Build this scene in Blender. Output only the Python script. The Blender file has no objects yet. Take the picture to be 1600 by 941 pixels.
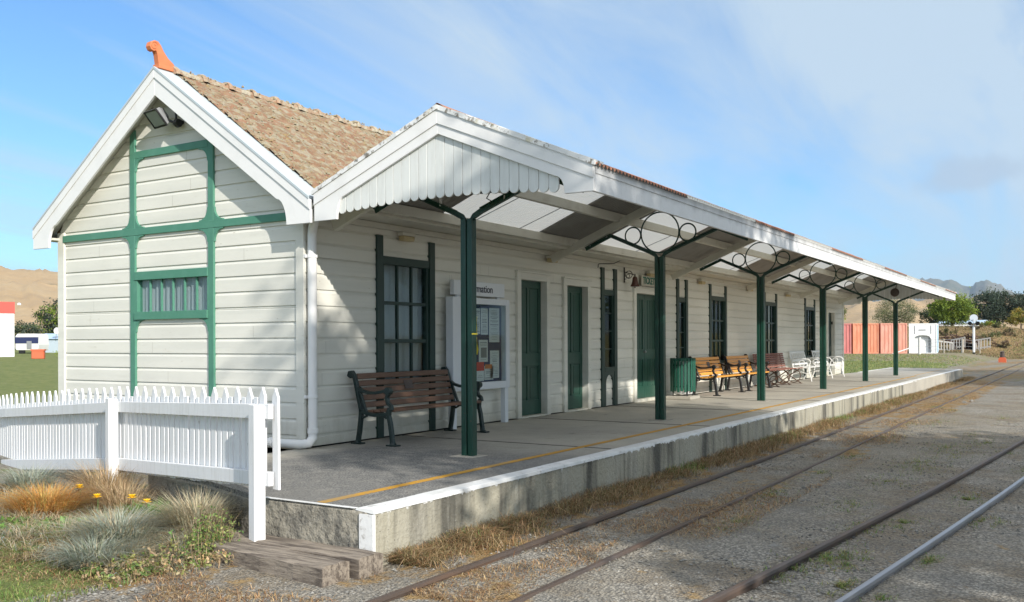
import bpy, math, random
import numpy as np
from mathutils import Vector, Matrix, noise as mnoise
R = math.radians
scene = bpy.context.scene
COL = scene.collection

# ------------------------------------------------------------------ camera, sky, sun, exposure
cam_d = bpy.data.cameras.new('camera')
cam_d.sensor_width = 36.0
cam_d.lens = 36.0 * 1448.9 / 1600
cam_d.shift_y = (534.83 - 470.5) / 1600
cam_d.clip_start = 0.05
cam_d.clip_end = 30000
cam = bpy.data.objects.new('camera', cam_d)
COL.objects.link(cam)
TH = 0.5535
fw = Vector((math.cos(TH), math.sin(TH), 0)); rt = Vector((math.sin(TH), -math.cos(TH), 0)); up = Vector((0, 0, 1))
m3 = Matrix((rt, up, -fw)).transposed() @ Matrix.Rotation(-0.0041, 3, 'Z')
cam.matrix_world = Matrix.Translation((0, 0, 1.58)) @ m3.to_4x4()
scene.camera = cam

SUN = Vector((-1.0, -2.0, 1.12)).normalized()          # towards the sun
SUN_EL = math.asin(SUN.z)
world = bpy.data.worlds.new('World'); scene.world = world; world.use_nodes = True
SKY_TINT = (0.40, 0.59, 0.745)
FILL_CLOUD = (4.4, 4.45, 4.5, 1)
def build_world():
    nt = world.node_tree; N = nt.nodes; L = nt.links; N.clear()
    out = N.new('ShaderNodeOutputWorld'); bg = N.new('ShaderNodeBackground'); bg.inputs[1].default_value = 0.15
    sky = N.new('ShaderNodeTexSky'); sky.sky_type = 'NISHITA'; sky.sun_disc = False
    sky.sun_elevation = SUN_EL; sky.sun_rotation = math.atan2(SUN.x, SUN.y)
    sky.air_density = 1.0; sky.dust_density = 0.6; sky.ozone_density = 2.0
    tc = N.new('ShaderNodeTexCoord')
    sep = N.new('ShaderNodeSeparateXYZ'); L.new(tc.outputs['Generated'], sep.inputs[0])
    # a flat high cloud layer: direction / (z + .12)
    add = N.new('ShaderNodeMath'); add.operation = 'ADD'; add.inputs[1].default_value = 0.16; L.new(sep.outputs[2], add.inputs[0])
    mx = N.new('ShaderNodeMath'); mx.operation = 'MAXIMUM'; mx.inputs[1].default_value = 0.05; L.new(add.outputs[0], mx.inputs[0])
    div = N.new('ShaderNodeVectorMath'); div.operation = 'DIVIDE'; L.new(tc.outputs['Generated'], div.inputs[0]); L.new(mx.outputs[0], div.inputs[1])
    mp = N.new('ShaderNodeMapping'); mp.inputs['Rotation'].default_value = (0, 0, R(-28)); mp.inputs['Scale'].default_value = (0.5, 2.1, 1); mp.inputs['Location'].default_value = (1.7, 0.45, 0)
    L.new(div.outputs[0], mp.inputs[0])
    n1 = N.new('ShaderNodeTexNoise'); n1.inputs['Scale'].default_value = 1.1; n1.inputs['Detail'].default_value = 9; n1.inputs['Roughness'].default_value = 0.6; n1.inputs['Distortion'].default_value = 0.6
    L.new(mp.outputs[0], n1.inputs['Vector'])
    # more cloud towards the station's far end, clear blue over the near gable
    dot = N.new('ShaderNodeVectorMath'); dot.operation = 'DOT_PRODUCT'; dot.inputs[1].default_value = (0.95, -0.32, 0.0)
    L.new(tc.outputs['Generated'], dot.inputs[0])
    mr = N.new('ShaderNodeMapRange'); mr.inputs[1].default_value = 0.25; mr.inputs[2].default_value = 0.95; mr.inputs[3].default_value = -0.06; mr.inputs[4].default_value = 0.19
    L.new(dot.outputs['Value'], mr.inputs[0])
    s = N.new('ShaderNodeMath'); s.operation = 'ADD'; L.new(n1.outputs[0], s.inputs[0]); L.new(mr.outputs[0], s.inputs[1])
    ramp = N.new('ShaderNodeValToRGB'); e = ramp.color_ramp.elements; e[0].position = 0.40; e[0].color = (0, 0, 0, 1); e[1].position = 0.74; e[1].color = (1, 1, 1, 1)
    L.new(s.outputs[0], ramp.inputs[0])
    fac = N.new('ShaderNodeMath'); fac.operation = 'MULTIPLY'; fac.inputs[1].default_value = 0.9; L.new(ramp.outputs[0], fac.inputs[0])
    tint = N.new('ShaderNodeMixRGB'); tint.blend_type = 'MULTIPLY'; tint.inputs[0].default_value = 1; tint.inputs[2].default_value = (*SKY_TINT, 1); L.new(sky.outputs[0], tint.inputs[1])
    mix = N.new('ShaderNodeMixRGB'); mix.inputs[2].default_value = (2.45, 2.98, 3.45, 1)
    L.new(fac.outputs[0], mix.inputs[0]); L.new(tint.outputs[0], mix.inputs[1])
    # one small grey cloud low over the far hills
    nd = N.new('ShaderNodeTexNoise'); nd.inputs['Scale'].default_value = 16; nd.inputs['Detail'].default_value = 7; nd.inputs['Roughness'].default_value = 0.6; L.new(tc.outputs['Generated'], nd.inputs[0])
    nc = N.new('ShaderNodeVectorMath'); nc.operation = 'SUBTRACT'; nc.inputs[1].default_value = (0.5, 0.5, 0.5); L.new(nd.outputs['Color'], nc.inputs[0])
    nsx = N.new('ShaderNodeVectorMath'); nsx.operation = 'MULTIPLY_ADD'; nsx.inputs[1].default_value = (0.09, 0.09, 0.045); L.new(nc.outputs[0], nsx.inputs[0]); L.new(tc.outputs['Generated'], nsx.inputs[2])
    ca, ce = R(5.2), R(9.1)
    dl = N.new('ShaderNodeVectorMath'); dl.operation = 'SUBTRACT'; dl.inputs[1].default_value = (math.cos(ca) * math.cos(ce), math.sin(ca) * math.cos(ce), math.sin(ce)); L.new(nsx.outputs[0], dl.inputs[0])
    sc_ = N.new('ShaderNodeVectorMath'); sc_.operation = 'MULTIPLY'; sc_.inputs[1].default_value = (1, 1, 2.6); L.new(dl.outputs[0], sc_.inputs[0])
    ln_ = N.new('ShaderNodeVectorMath'); ln_.operation = 'LENGTH'; L.new(sc_.outputs[0], ln_.inputs[0])
    cm = N.new('ShaderNodeMapRange'); cm.interpolation_type = 'SMOOTHSTEP'; cm.inputs[1].default_value = 0.022; cm.inputs[2].default_value = 0.056; cm.inputs[3].default_value = 0.75; cm.inputs[4].default_value = 0.0; L.new(ln_.outputs['Value'], cm.inputs[0])
    gc_ = N.new('ShaderNodeMixRGB'); gc_.inputs[2].default_value = (1.95, 2.4, 2.95, 1); L.new(cm.outputs[0], gc_.inputs[0]); L.new(mix.outputs[0], gc_.inputs[1])
    mix = gc_
    # unseen bright cloud overhead and behind the photographer, added as fill light
    hi = N.new('ShaderNodeMapRange'); hi.interpolation_type = 'SMOOTHSTEP'; hi.inputs[1].default_value = 0.40; hi.inputs[2].default_value = 0.72; L.new(sep.outputs[2], hi.inputs[0])
    dt2 = N.new('ShaderNodeVectorMath'); dt2.operation = 'DOT_PRODUCT'; dt2.inputs[1].default_value = (-0.7, -0.7, 0.0); L.new(tc.outputs['Generated'], dt2.inputs[0])
    bk = N.new('ShaderNodeMapRange'); bk.interpolation_type = 'SMOOTHSTEP'; bk.inputs[1].default_value = 0.0; bk.inputs[2].default_value = 0.5; bk.inputs[4].default_value = 0.6; L.new(dt2.outputs['Value'], bk.inputs[0])
    mxx = N.new('ShaderNodeMath'); mxx.operation = 'MAXIMUM'; L.new(hi.outputs[0], mxx.inputs[0]); L.new(bk.outputs[0], mxx.inputs[1])
    thick = N.new('ShaderNodeMapRange'); thick.inputs[1].default_value = 0.25; thick.inputs[2].default_value = 0.6; thick.inputs[3].default_value = 0.6; L.new(n1.outputs[0], thick.inputs[0])
    ml = N.new('ShaderNodeMath'); ml.operation = 'MULTIPLY'; L.new(mxx.outputs[0], ml.inputs[0]); L.new(thick.outputs[0], ml.inputs[1])
    mix2 = N.new('ShaderNodeMixRGB'); mix2.inputs[2].default_value = FILL_CLOUD; L.new(ml.outputs[0], mix2.inputs[0]); L.new(mix.outputs[0], mix2.inputs[1])
    L.new(mix2.outputs[0], bg.inputs[0]); L.new(bg.outputs[0], out.inputs[0])
build_world()
sun_d = bpy.data.lights.new('sun', 'SUN'); sun_d.energy = 3.65; sun_d.angle = R(0.55); sun_d.color = (1.0, 0.94, 0.86)
sun = bpy.data.objects.new('sun', sun_d); COL.objects.link(sun)
sun.rotation_euler = SUN.to_track_quat('Z', 'Y').to_euler()
sun.location = (-20, -40, 30)
vs = scene.view_settings; vs.view_transform = 'Standard'; vs.look = 'None'; vs.exposure = 0.75; vs.gamma = 1.0; vs.use_curve_mapping = False
scene.cycles.max_bounces = 8; scene.cycles.diffuse_bounces = 5; scene.cycles.transparent_max_bounces = 12

# ------------------------------------------------------------------ materials
MATS = {}
def _coords(N, L, scale=(1, 1, 1), src='Object'):
    tc = N.new('ShaderNodeTexCoord'); mp = N.new('ShaderNodeMapping'); mp.inputs['Scale'].default_value = scale
    L.new(tc.outputs[src], mp.inputs[0]); return mp.outputs[0]
def mat(name, col, rough=0.6, layers=(), bump=None, bump2=None, metal=0.0, spec=0.4, attr=None, trans=0.0):
    """layers: (colour, noise scale vec, noise scale, lo, hi, amount[, detail]) mixed over the base in turn"""
    m = bpy.data.materials.new(name); m.use_nodes = True; nt = m.node_tree; N = nt.nodes; L = nt.links
    b = N['Principled BSDF']; b.inputs['Roughness'].default_value = rough; b.inputs['Metallic'].default_value = metal
    b.inputs['Specular IOR Level'].default_value = spec
    cur = None
    if attr:
        a = N.new('ShaderNodeAttribute'); a.attribute_name = attr; cur = a.outputs['Color']
    for ly in layers:
        c2, sv, sc, lo, hi, amt = ly[:6]; det = ly[6] if len(ly) > 6 else 6
        n = N.new('ShaderNodeTexNoise'); n.inputs['Scale'].default_value = sc; n.inputs['Detail'].default_value = det; n.inputs['Roughness'].default_value = 0.62
        L.new(_coords(N, L, sv), n.inputs['Vector'])
        r = N.new('ShaderNodeMapRange'); r.inputs[1].default_value = lo; r.inputs[2].default_value = hi; r.inputs[3].default_value = 0; r.inputs[4].default_value = amt
        L.new(n.outputs[0], r.inputs[0])
        x = N.new('ShaderNodeMixRGB'); L.new(r.outputs[0], x.inputs[0])
        if cur is None: x.inputs[1].default_value = (*col, 1)
        else: L.new(cur, x.inputs[1])
        x.inputs[2].default_value = (*c2, 1); cur = x.outputs[0]
    if cur is None: b.inputs['Base Color'].default_value = (*col, 1)
    else: L.new(cur, b.inputs['Base Color'])
    prev = None
    for bp in (bump, bump2):
        if not bp: continue
        sv, sc, st, dist = bp
        n = N.new('ShaderNodeTexNoise'); n.inputs['Scale'].default_value = sc; n.inputs['Detail'].default_value = 5
        L.new(_coords(N, L, sv), n.inputs['Vector'])
        k = N.new('ShaderNodeBump'); k.inputs['Strength'].default_value = st; k.inputs['Distance'].default_value = dist
        L.new(n.outputs[0], k.inputs['Height'])
        if prev is not None: L.new(prev, k.inputs['Normal'])
        prev = k.outputs[0]
    if prev is not None: L.new(prev, b.inputs['Normal'])
    if trans > 0:
        out = N['Material Output']; t = N.new('ShaderNodeBsdfTranslucent'); ms = N.new('ShaderNodeMixShader'); ms.inputs[0].default_value = trans
        if cur is None: t.inputs[0].default_value = (*col, 1)
        else: L.new(cur, t.inputs[0])
        L.new(b.outputs[0], ms.inputs[1]); L.new(t.outputs[0], ms.inputs[2]); L.new(ms.outputs[0], out.inputs[0])
    MATS[name] = m
    return m
V1 = (1, 1, 1)
CREAM = mat('cream_weatherboard_paint', (0.705, 0.695, 0.625), 0.55,
            [((0.60, 0.60, 0.545), (0.22, 0.22, 5.48), 1.0, 0.44, 0.62, 0.55, 3), ((0.57, 0.565, 0.51), (0.5, 0.5, 1.0), 1.6, 0.45, 0.75, 0.5), ((0.50, 0.47, 0.38), (2, 2, 14), 1.0, 0.60, 0.75, 0.35), ((0.36, 0.34, 0.28), V1, 38, 0.70, 0.78, 0.6, 3)],
            bump=((1.5, 1.5, 30), 4, 0.12, 0.004))
WHITE = mat('white_trim_paint', (0.77, 0.77, 0.76), 0.5,
            [((0.62, 0.62, 0.60), (1, 1, 1), 3.0, 0.5, 0.78, 0.5), ((0.35, 0.34, 0.31), V1, 30, 0.70, 0.76, 0.55, 3)], bump=((1, 1, 1), 25, 0.1, 0.003))
FENCEW = mat('white_fence_paint', (0.74, 0.75, 0.76), 0.6,
             [((0.50, 0.51, 0.50), (30, 30, 1.0), 1.6, 0.52, 0.74, 0.5, 4), ((0.60, 0.60, 0.58), (6, 6, 1.2), 2.2, 0.5, 0.75, 0.6), ((0.30, 0.27, 0.22), (3, 3, 1), 16, 0.69, 0.75, 0.7, 3)], bump=((20, 20, 2), 3, 0.2, 0.004))
PEEL = mat('peeling_white_flashing', (0.70, 0.71, 0.70), 0.7,
           [((0.16, 0.14, 0.11), V1, 14, 0.52, 0.6, 0.9, 5), ((0.45, 0.40, 0.22), V1, 5, 0.58, 0.66, 0.6)], bump=(V1, 20, 0.5, 0.01))
VERGE = mat('pale_verge_flashing', (0.46, 0.52, 0.55), 0.5, [((0.45, 0.49, 0.50), V1, 4, 0.45, 0.75, 0.5)])
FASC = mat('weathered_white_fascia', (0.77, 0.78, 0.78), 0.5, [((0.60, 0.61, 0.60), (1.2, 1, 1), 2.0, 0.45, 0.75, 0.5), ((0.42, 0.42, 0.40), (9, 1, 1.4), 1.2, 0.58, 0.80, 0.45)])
def fascia_dark_top():  # darkens the fascia towards its top edge, broken up by noise
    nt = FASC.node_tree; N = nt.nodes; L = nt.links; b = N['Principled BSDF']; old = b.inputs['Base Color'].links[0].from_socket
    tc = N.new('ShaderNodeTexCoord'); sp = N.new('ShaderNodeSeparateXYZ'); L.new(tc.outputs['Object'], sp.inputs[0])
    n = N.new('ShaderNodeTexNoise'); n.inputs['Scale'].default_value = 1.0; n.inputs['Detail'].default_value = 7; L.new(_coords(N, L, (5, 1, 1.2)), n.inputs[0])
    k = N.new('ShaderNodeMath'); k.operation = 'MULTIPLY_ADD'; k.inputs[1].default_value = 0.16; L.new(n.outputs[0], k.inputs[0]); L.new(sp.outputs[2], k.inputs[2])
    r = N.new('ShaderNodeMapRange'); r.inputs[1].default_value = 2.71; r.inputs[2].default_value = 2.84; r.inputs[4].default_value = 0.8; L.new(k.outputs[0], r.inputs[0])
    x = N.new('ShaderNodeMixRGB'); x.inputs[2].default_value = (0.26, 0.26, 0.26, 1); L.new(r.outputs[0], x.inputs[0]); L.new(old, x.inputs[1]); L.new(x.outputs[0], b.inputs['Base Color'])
fascia_dark_top()
SEAM = mat('open_board_joint', (0.42, 0.41, 0.36), 0.9)
def wall_dirt():
    nt = CREAM.node_tree; N = nt.nodes; L = nt.links; b = N['Principled BSDF']; old = b.inputs['Base Color'].links[0].from_socket
    tc = N.new('ShaderNodeTexCoord'); sp = N.new('ShaderNodeSeparateXYZ'); L.new(tc.outputs['Object'], sp.inputs[0])
    n = N.new('ShaderNodeTexNoise'); n.inputs['Scale'].default_value = 1.0; n.inputs['Detail'].default_value = 8; n.inputs['Roughness'].default_value = 0.7; L.new(_coords(N, L, (6, 6, 2.5)), n.inputs[0])
    k = N.new('ShaderNodeMath'); k.operation = 'MULTIPLY_ADD'; k.inputs[1].default_value = -0.75; L.new(n.outputs[0], k.inputs[0]); L.new(sp.outputs[2], k.inputs[2])
    r = N.new('ShaderNodeMapRange'); r.inputs[1].default_value = 0.36; r.inputs[2].default_value = 0.02; r.inputs[4].default_value = 0.55; L.new(k.outputs[0], r.inputs[0])
    x = N.new('ShaderNodeMixRGB'); x.inputs[2].default_value = (0.38, 0.35, 0.27, 1); L.new(r.outputs[0], x.inputs[0]); L.new(old, x.inputs[1])
    # small flaked spots and rusty nail runs
    n2 = N.new('ShaderNodeTexNoise'); n2.inputs['Scale'].default_value = 1.0; n2.inputs['Detail'].default_value = 6; L.new(_coords(N, L, (13, 13, 40)), n2.inputs[0])
    r2 = N.new('ShaderNodeMapRange'); r2.inputs[1].default_value = 0.69; r2.inputs[2].default_value = 0.74; r2.inputs[4].default_value = 0.7; L.new(n2.outputs[0], r2.inputs[0])
    y = N.new('ShaderNodeMixRGB'); y.inputs[2].default_value = (0.33, 0.29, 0.23, 1); L.new(r2.outputs[0], y.inputs[0]); L.new(x.outputs[0], y.inputs[1]); L.new(y.outputs[0], b.inputs['Base Color'])
wall_dirt()
GREEN_L = mat('faded_green_timber_paint', (0.075, 0.225, 0.155), 0.5, [((0.11, 0.27, 0.20), (1, 1, 1), 6, 0.45, 0.75, 0.6)], bump=(V1, 30, 0.08, 0.003))
GREEN_D = mat('dark_green_joinery_paint', (0.014, 0.038, 0.031), 0.38, [((0.02, 0.05, 0.04), V1, 8, 0.45, 0.75, 0.6)])
GREEN_DOOR = mat('bottle_green_door_paint', (0.016, 0.062, 0.043), 0.35, [((0.025, 0.08, 0.057), (4, 4, 1), 3, 0.45, 0.75, 0.6)])
GREEN_P = mat('glossy_green_post_paint', (0.005, 0.042, 0.027), 0.34, [((0.009, 0.058, 0.038), V1, 9, 0.45, 0.75, 0.6), ((0.085, 0.05, 0.03), V1, 26, 0.64, 0.70, 0.75, 4), ((0.03, 0.10, 0.07), (12, 12, 0.8), 2, 0.52, 0.72, 0.55)], bump=(V1, 40, 0.25, 0.003), spec=0.5)
GREEN_BIN = mat('green_bin_paint', (0.012, 0.085, 0.055), 0.45, [((0.012, 0.09, 0.06), (8, 8, 1), 3, 0.45, 0.7, 0.6)])
IRON = mat('dark_green_cast_iron', (0.014, 0.028, 0.026), 0.38, [((0.03, 0.045, 0.04), V1, 22, 0.45, 0.75, 0.6)], bump=(V1, 60, 0.2, 0.003))
IRON_K = mat('black_cast_iron', (0.014, 0.014, 0.014), 0.4, bump=(V1, 60, 0.2, 0.003))
IRON_W = mat('white_painted_iron', (0.72, 0.72, 0.70), 0.45)
IRON_R = mat('rusty_wrought_iron', (0.09, 0.055, 0.04), 0.7, [((0.16, 0.08, 0.04), V1, 20, 0.45, 0.7, 0.7)])
BELLM = mat('brown_bell_metal', (0.075, 0.03, 0.02), 0.5)
WOOD_B = mat('weathered_brown_slats', (0.135, 0.075, 0.048), 0.55, [((0.10, 0.05, 0.03), (2, 18, 18), 2, 0.4, 0.7, 0.8), ((0.20, 0.13, 0.09), (1.5, 25, 25), 3, 0.5, 0.75, 0.6)], bump=((3, 40, 40), 3, 0.2, 0.003))
WOOD_O = mat('varnished_orange_slats', (0.70, 0.33, 0.055), 0.4, [((0.55, 0.23, 0.035), (2, 18, 18), 2, 0.4, 0.7, 0.6), ((0.76, 0.42, 0.11), (1.5, 25, 25), 3, 0.5, 0.75, 0.5)])
WOOD_M = mat('faded_maroon_slats', (0.26, 0.115, 0.085), 0.65, [((0.18, 0.08, 0.06), (2, 18, 18), 2, 0.4, 0.7, 0.7)])
SLEEP = mat('weathered_sleeper_timber', (0.27, 0.23, 0.185), 0.9, [((0.07, 0.055, 0.045), (14, 1.2, 8), 2.4, 0.42, 0.62, 0.85), ((0.33, 0.28, 0.22), (18, 1.0, 14), 3, 0.55, 0.75, 0.7), ((0.05, 0.04, 0.035), (40, 1.5, 40), 2, 0.56, 0.66, 0.8)], bump=((22, 2.0, 22), 2.5, 0.6, 0.012), bump2=(V1, 60, 0.4, 0.006))
TILE = mat('lichened_terracotta_tiles', (0.235, 0.125, 0.073), 0.9,
           [((0.19, 0.125, 0.065), V1, 4.0, 0.40, 0.60, 0.85), ((0.33, 0.165, 0.10), V1, 2.1, 0.50, 0.68, 0.7), ((0.33, 0.31, 0.235), V1, 8, 0.48, 0.60, 0.85, 9), ((0.31, 0.23, 0.09), V1, 15, 0.57, 0.64, 0.8, 8), ((0.055, 0.045, 0.03), V1, 24, 0.60, 0.70, 0.7, 6)],
           bump=(V1, 28, 1.0, 0.03), bump2=(V1, 90, 0.5, 0.01))
def tile_edges():
    nt = TILE.node_tree; N = nt.nodes; L = nt.links; b = N['Principled BSDF']; old = b.inputs['Base Color'].links[0].from_socket
    a = N.new('ShaderNodeAttribute'); a.attribute_name = 'butt'
    n = N.new('ShaderNodeTexNoise'); n.inputs['Scale'].default_value = 7; n.inputs['Detail'].default_value = 7; L.new(_coords(N, L), n.inputs[0])
    r = N.new('ShaderNodeMapRange'); r.inputs[1].default_value = 0.38; r.inputs[2].default_value = 0.58; r.inputs[4].default_value = 0.6; L.new(n.outputs[0], r.inputs[0])
    k = N.new('ShaderNodeMath'); k.operation = 'MULTIPLY'; L.new(a.outputs['Fac'], k.inputs[0]); L.new(r.outputs[0], k.inputs[1])
    x = N.new('ShaderNodeMixRGB'); x.inputs[2].default_value = (0.33, 0.29, 0.19, 1); L.new(k.outputs[0], x.inputs[0]); L.new(old, x.inputs[1]); L.new(x.outputs[0], b.inputs['Base Color'])
tile_edges()
LICHEN = mat('grey_roof_lichen', (0.29, 0.27, 0.19), 0.95, [((0.30, 0.20, 0.09), V1, 9, 0.45, 0.6, 0.8)], bump=(V1, 40, 1.0, 0.02))
RIDGE = mat('lichened_ridge_tile', (0.34, 0.24, 0.16), 0.95, [((0.42, 0.39, 0.30), V1, 9, 0.42, 0.56, 0.9, 8), ((0.36, 0.18, 0.10), V1, 5, 0.56, 0.66, 0.7)], bump=(V1, 30, 1.0, 0.03))
TERRA = mat('terracotta_clay', (0.62, 0.20, 0.085), 0.7, [((0.50, 0.16, 0.07), V1, 12, 0.45, 0.7, 0.6)])
RUST = mat('rust_red_roof_paint', (0.36, 0.15, 0.085), 0.7, [((0.46, 0.25, 0.16), (0.6, 3, 3), 3, 0.45, 0.7, 0.7), ((0.15, 0.09, 0.06), V1, 14, 0.55, 0.7, 0.6)])
GALV = mat('galvanised_underside', (0.30, 0.29, 0.27), 0.55, [((0.20, 0.19, 0.17), V1, 2.5, 0.45, 0.7, 0.6)], metal=0.25)
RAFT = mat('cream_rafter_paint', (0.60, 0.585, 0.51), 0.6, [((0.44, 0.41, 0.33), V1, 5, 0.5, 0.75, 0.6)])
LAMPY = mat('yellowed_lamp_plastic', (0.52, 0.43, 0.24), 0.5, [((0.30, 0.22, 0.12), V1, 16, 0.5, 0.7, 0.7)])
CONC = mat('platform_concrete', (0.43, 0.40, 0.335), 0.85,
           [((0.27, 0.255, 0.225), V1, 0.55, 0.44, 0.60, 0.55), ((0.44, 0.415, 0.36), V1, 0.9, 0.52, 0.72, 0.6), ((0.10, 0.10, 0.095), V1, 70, 0.52, 0.72, 0.6, 3), ((0.45, 0.43, 0.38), V1, 110, 0.62, 0.72, 0.5, 2), ((0.07, 0.07, 0.065), V1, 3.5, 0.62, 0.75, 0.5)],
           bump=(V1, 90, 0.5, 0.006), bump2=(V1, 7, 0.15, 0.02))
YELLOW = mat('worn_yellow_line_paint', (0.52, 0.27, 0.025), 0.7, [((0.25, 0.215, 0.15), (1, 1, 1), 22, 0.55, 0.66, 0.85), ((0.33, 0.23, 0.10), V1, 1.3, 0.48, 0.62, 0.75)])
EDGEW = mat('worn_white_edge_paint', (0.70, 0.71, 0.70), 0.7, [((0.30, 0.28, 0.25), V1, 16, 0.60, 0.68, 0.8), ((0.52, 0.52, 0.50), V1, 4, 0.45, 0.7, 0.7)], bump=(V1, 50, 0.4, 0.006))
STEEL_B = mat('brown_rail_steel', (0.105, 0.080, 0.066), 0.55, [((0.17, 0.105, 0.07), (0.7, 6, 6), 3, 0.45, 0.7, 0.8), ((0.14, 0.13, 0.13), (0.4, 3, 3), 2, 0.5, 0.7, 0.6)], metal=0.35)
STEEL_S = mat('polished_rail_steel', (0.36, 0.365, 0.39), 0.4, [((0.25, 0.22, 0.20), (0.6, 6, 6), 4, 0.5, 0.72, 0.6)], metal=0.75)
GLASSM = None
def glass(name, col=(0.02, 0.025, 0.025), alpha=0.16):
    m = bpy.data.materials.new(name); m.use_nodes = True; nt = m.node_tree; N = nt.nodes; L = nt.links
    out = N['Material Output']; N.remove(N['Principled BSDF'])
    g = N.new('ShaderNodeBsdfGlossy'); g.inputs['Roughness'].default_value = 0.03; g.inputs[0].default_value = (0.9, 0.95, 0.95, 1)
    t = N.new('ShaderNodeBsdfTransparent'); t.inputs[0].default_value = (0.86, 0.9, 0.9, 1)
    lw = N.new('ShaderNodeLayerWeight'); lw.inputs[0].default_value = 0.5
    pw = N.new('ShaderNodeMath'); pw.operation = 'POWER'; pw.inputs[1].default_value = 5.0; L.new(lw.outputs['Facing'], pw.inputs[0])
    f = N.new('ShaderNodeMath'); f.operation = 'MULTIPLY_ADD'; f.inputs[1].default_value = 0.7; f.inputs[2].default_value = 0.02; L.new(pw.outputs[0], f.inputs[0])
    x = N.new('ShaderNodeMixShader'); L.new(f.outputs[0], x.inputs[0]); L.new(t.outputs[0], x.inputs[1]); L.new(g.outputs[0], x.inputs[2]); L.new(x.outputs[0], out.inputs[0])
    return m
GLASS = glass('window_glass')
CURT = mat('white_net_curtain', (0.66, 0.69, 0.72), 0.9, trans=0.3)
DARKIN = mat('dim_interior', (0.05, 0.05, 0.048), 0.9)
def clear_sheet():
    m = bpy.data.materials.new('clear_corrugated_plastic'); m.use_nodes = True; nt = m.node_tree; N = nt.nodes; L = nt.links
    out = N['Material Output']; N.remove(N['Principled BSDF'])
    t = N.new('ShaderNodeBsdfTranslucent'); t.inputs[0].default_value = (0.86, 0.85, 0.78, 1)
    p = N.new('ShaderNodeBsdfTransparent'); p.inputs[0].default_value = (0.80, 0.80, 0.77, 1)
    g = N.new('ShaderNodeBsdfGlossy'); g.inputs['Roughness'].default_value = 0.2
    a = N.new('ShaderNodeMixShader'); a.inputs[0].default_value = 0.05; L.new(t.outputs[0], a.inputs[1]); L.new(p.outputs[0], a.inputs[2])
    b = N.new('ShaderNodeMixShader'); b.inputs[0].default_value = 0.06; L.new(a.outputs[0], b.inputs[1]); L.new(g.outputs[0], b.inputs[2])
    L.new(b.outputs[0], out.inputs[0]); return m
CLEAR = clear_sheet()
PLW = mat('white_plastic_pipe', (0.78, 0.78, 0.77), 0.35)
BLK = mat('black_plastic', (0.02, 0.02, 0.022), 0.4)
GREYM = mat('grey_metal', (0.32, 0.33, 0.34), 0.5, metal=0.3)
LENS = mat('lamp_lens', (0.22, 0.25, 0.24), 0.12)
SIGNW = mat('pale_sign_board', (0.66, 0.69, 0.72), 0.45)
INK = mat('dark_sign_lettering', (0.02, 0.025, 0.045), 0.5)
INKG = mat('green_sign_lettering', (0.015, 0.14, 0.10), 0.5)
NAVY = mat('navy_felt', (0.025, 0.035, 0.10), 0.9)
PAPER = mat('white_paper', (0.70, 0.70, 0.68), 0.8)
PRINT = mat('grey_print', (0.22, 0.22, 0.23), 0.8)
REDP = mat('red_print', (0.60, 0.04, 0.03), 0.7)
ORGP = mat('orange_print', (0.62, 0.18, 0.04), 0.7)
RIBB = mat('yellow_ribbon', (0.72, 0.60, 0.06), 0.7)
LEAF = mat('leaf', (0.06, 0.1, 0.03), 0.55, attr='col', trans=0.28, spec=0.3)
BLADE = mat('grass_blade', (0.1, 0.12, 0.04), 0.7, attr='col', trans=0.22, spec=0.2)
BARK = mat('bark', (0.12, 0.09, 0.065), 0.9, [((0.06, 0.045, 0.035), (6, 6, 1.2), 3, 0.4, 0.65, 0.8)], bump=((8, 8, 1.5), 4, 0.8, 0.03))
PETAL = mat('yellow_petal', (0.80, 0.50, 0.01), 0.6)

def wall_concrete():
    m = mat('streaked_platform_wall', (0.34, 0.32, 0.25), 0.9,
            [((0.36, 0.345, 0.29), (1.2, 1.2, 0.5), 2.5, 0.45, 0.7, 0.8), ((0.060, 0.058, 0.050), (1.0, 1.0, 0.14), 1.7, 0.47, 0.60, 0.86, 6), ((0.48, 0.47, 0.41), (6, 6, 0.35), 1.6, 0.60, 0.72, 0.6), ((0.055, 0.052, 0.045), V1, 36, 0.62, 0.70, 0.75, 4), ((0.46, 0.45, 0.40), V1, 44, 0.66, 0.72, 0.8, 3)],
            bump=(V1, 26, 0.7, 0.02), bump2=(V1, 90, 0.5, 0.006))
    # ragged white paint coming down from the kerb
    nt = m.node_tree; N = nt.nodes; L = nt.links; b = N['Principled BSDF']; old = b.inputs['Base Color'].links[0].from_socket
    tc = N.new('ShaderNodeTexCoord'); sp = N.new('ShaderNodeSeparateXYZ'); L.new(tc.outputs['Object'], sp.inputs[0])
    n = N.new('ShaderNodeTexNoise'); n.inputs['Scale'].default_value = 14; n.inputs['Detail'].default_value = 6; L.new(tc.outputs['Object'], n.inputs[0])
    k = N.new('ShaderNodeMath'); k.operation = 'MULTIPLY_ADD'; k.inputs[1].default_value = 0.16; L.new(n.outputs[0], k.inputs[0]); L.new(sp.outputs[2], k.inputs[2])
    r = N.new('ShaderNodeMapRange'); r.inputs[1].default_value = 0.452; r.inputs[2].default_value = 0.462; L.new(k.outputs[0], r.inputs[0])
    x = N.new('ShaderNodeMixRGB'); x.inputs[2].default_value = (0.66, 0.67, 0.66, 1); L.new(r.outputs[0], x.inputs[0]); L.new(old, x.inputs[1]); L.new(x.outputs[0], b.inputs['Base Color'])
    return m
PWALL = wall_concrete()
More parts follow.
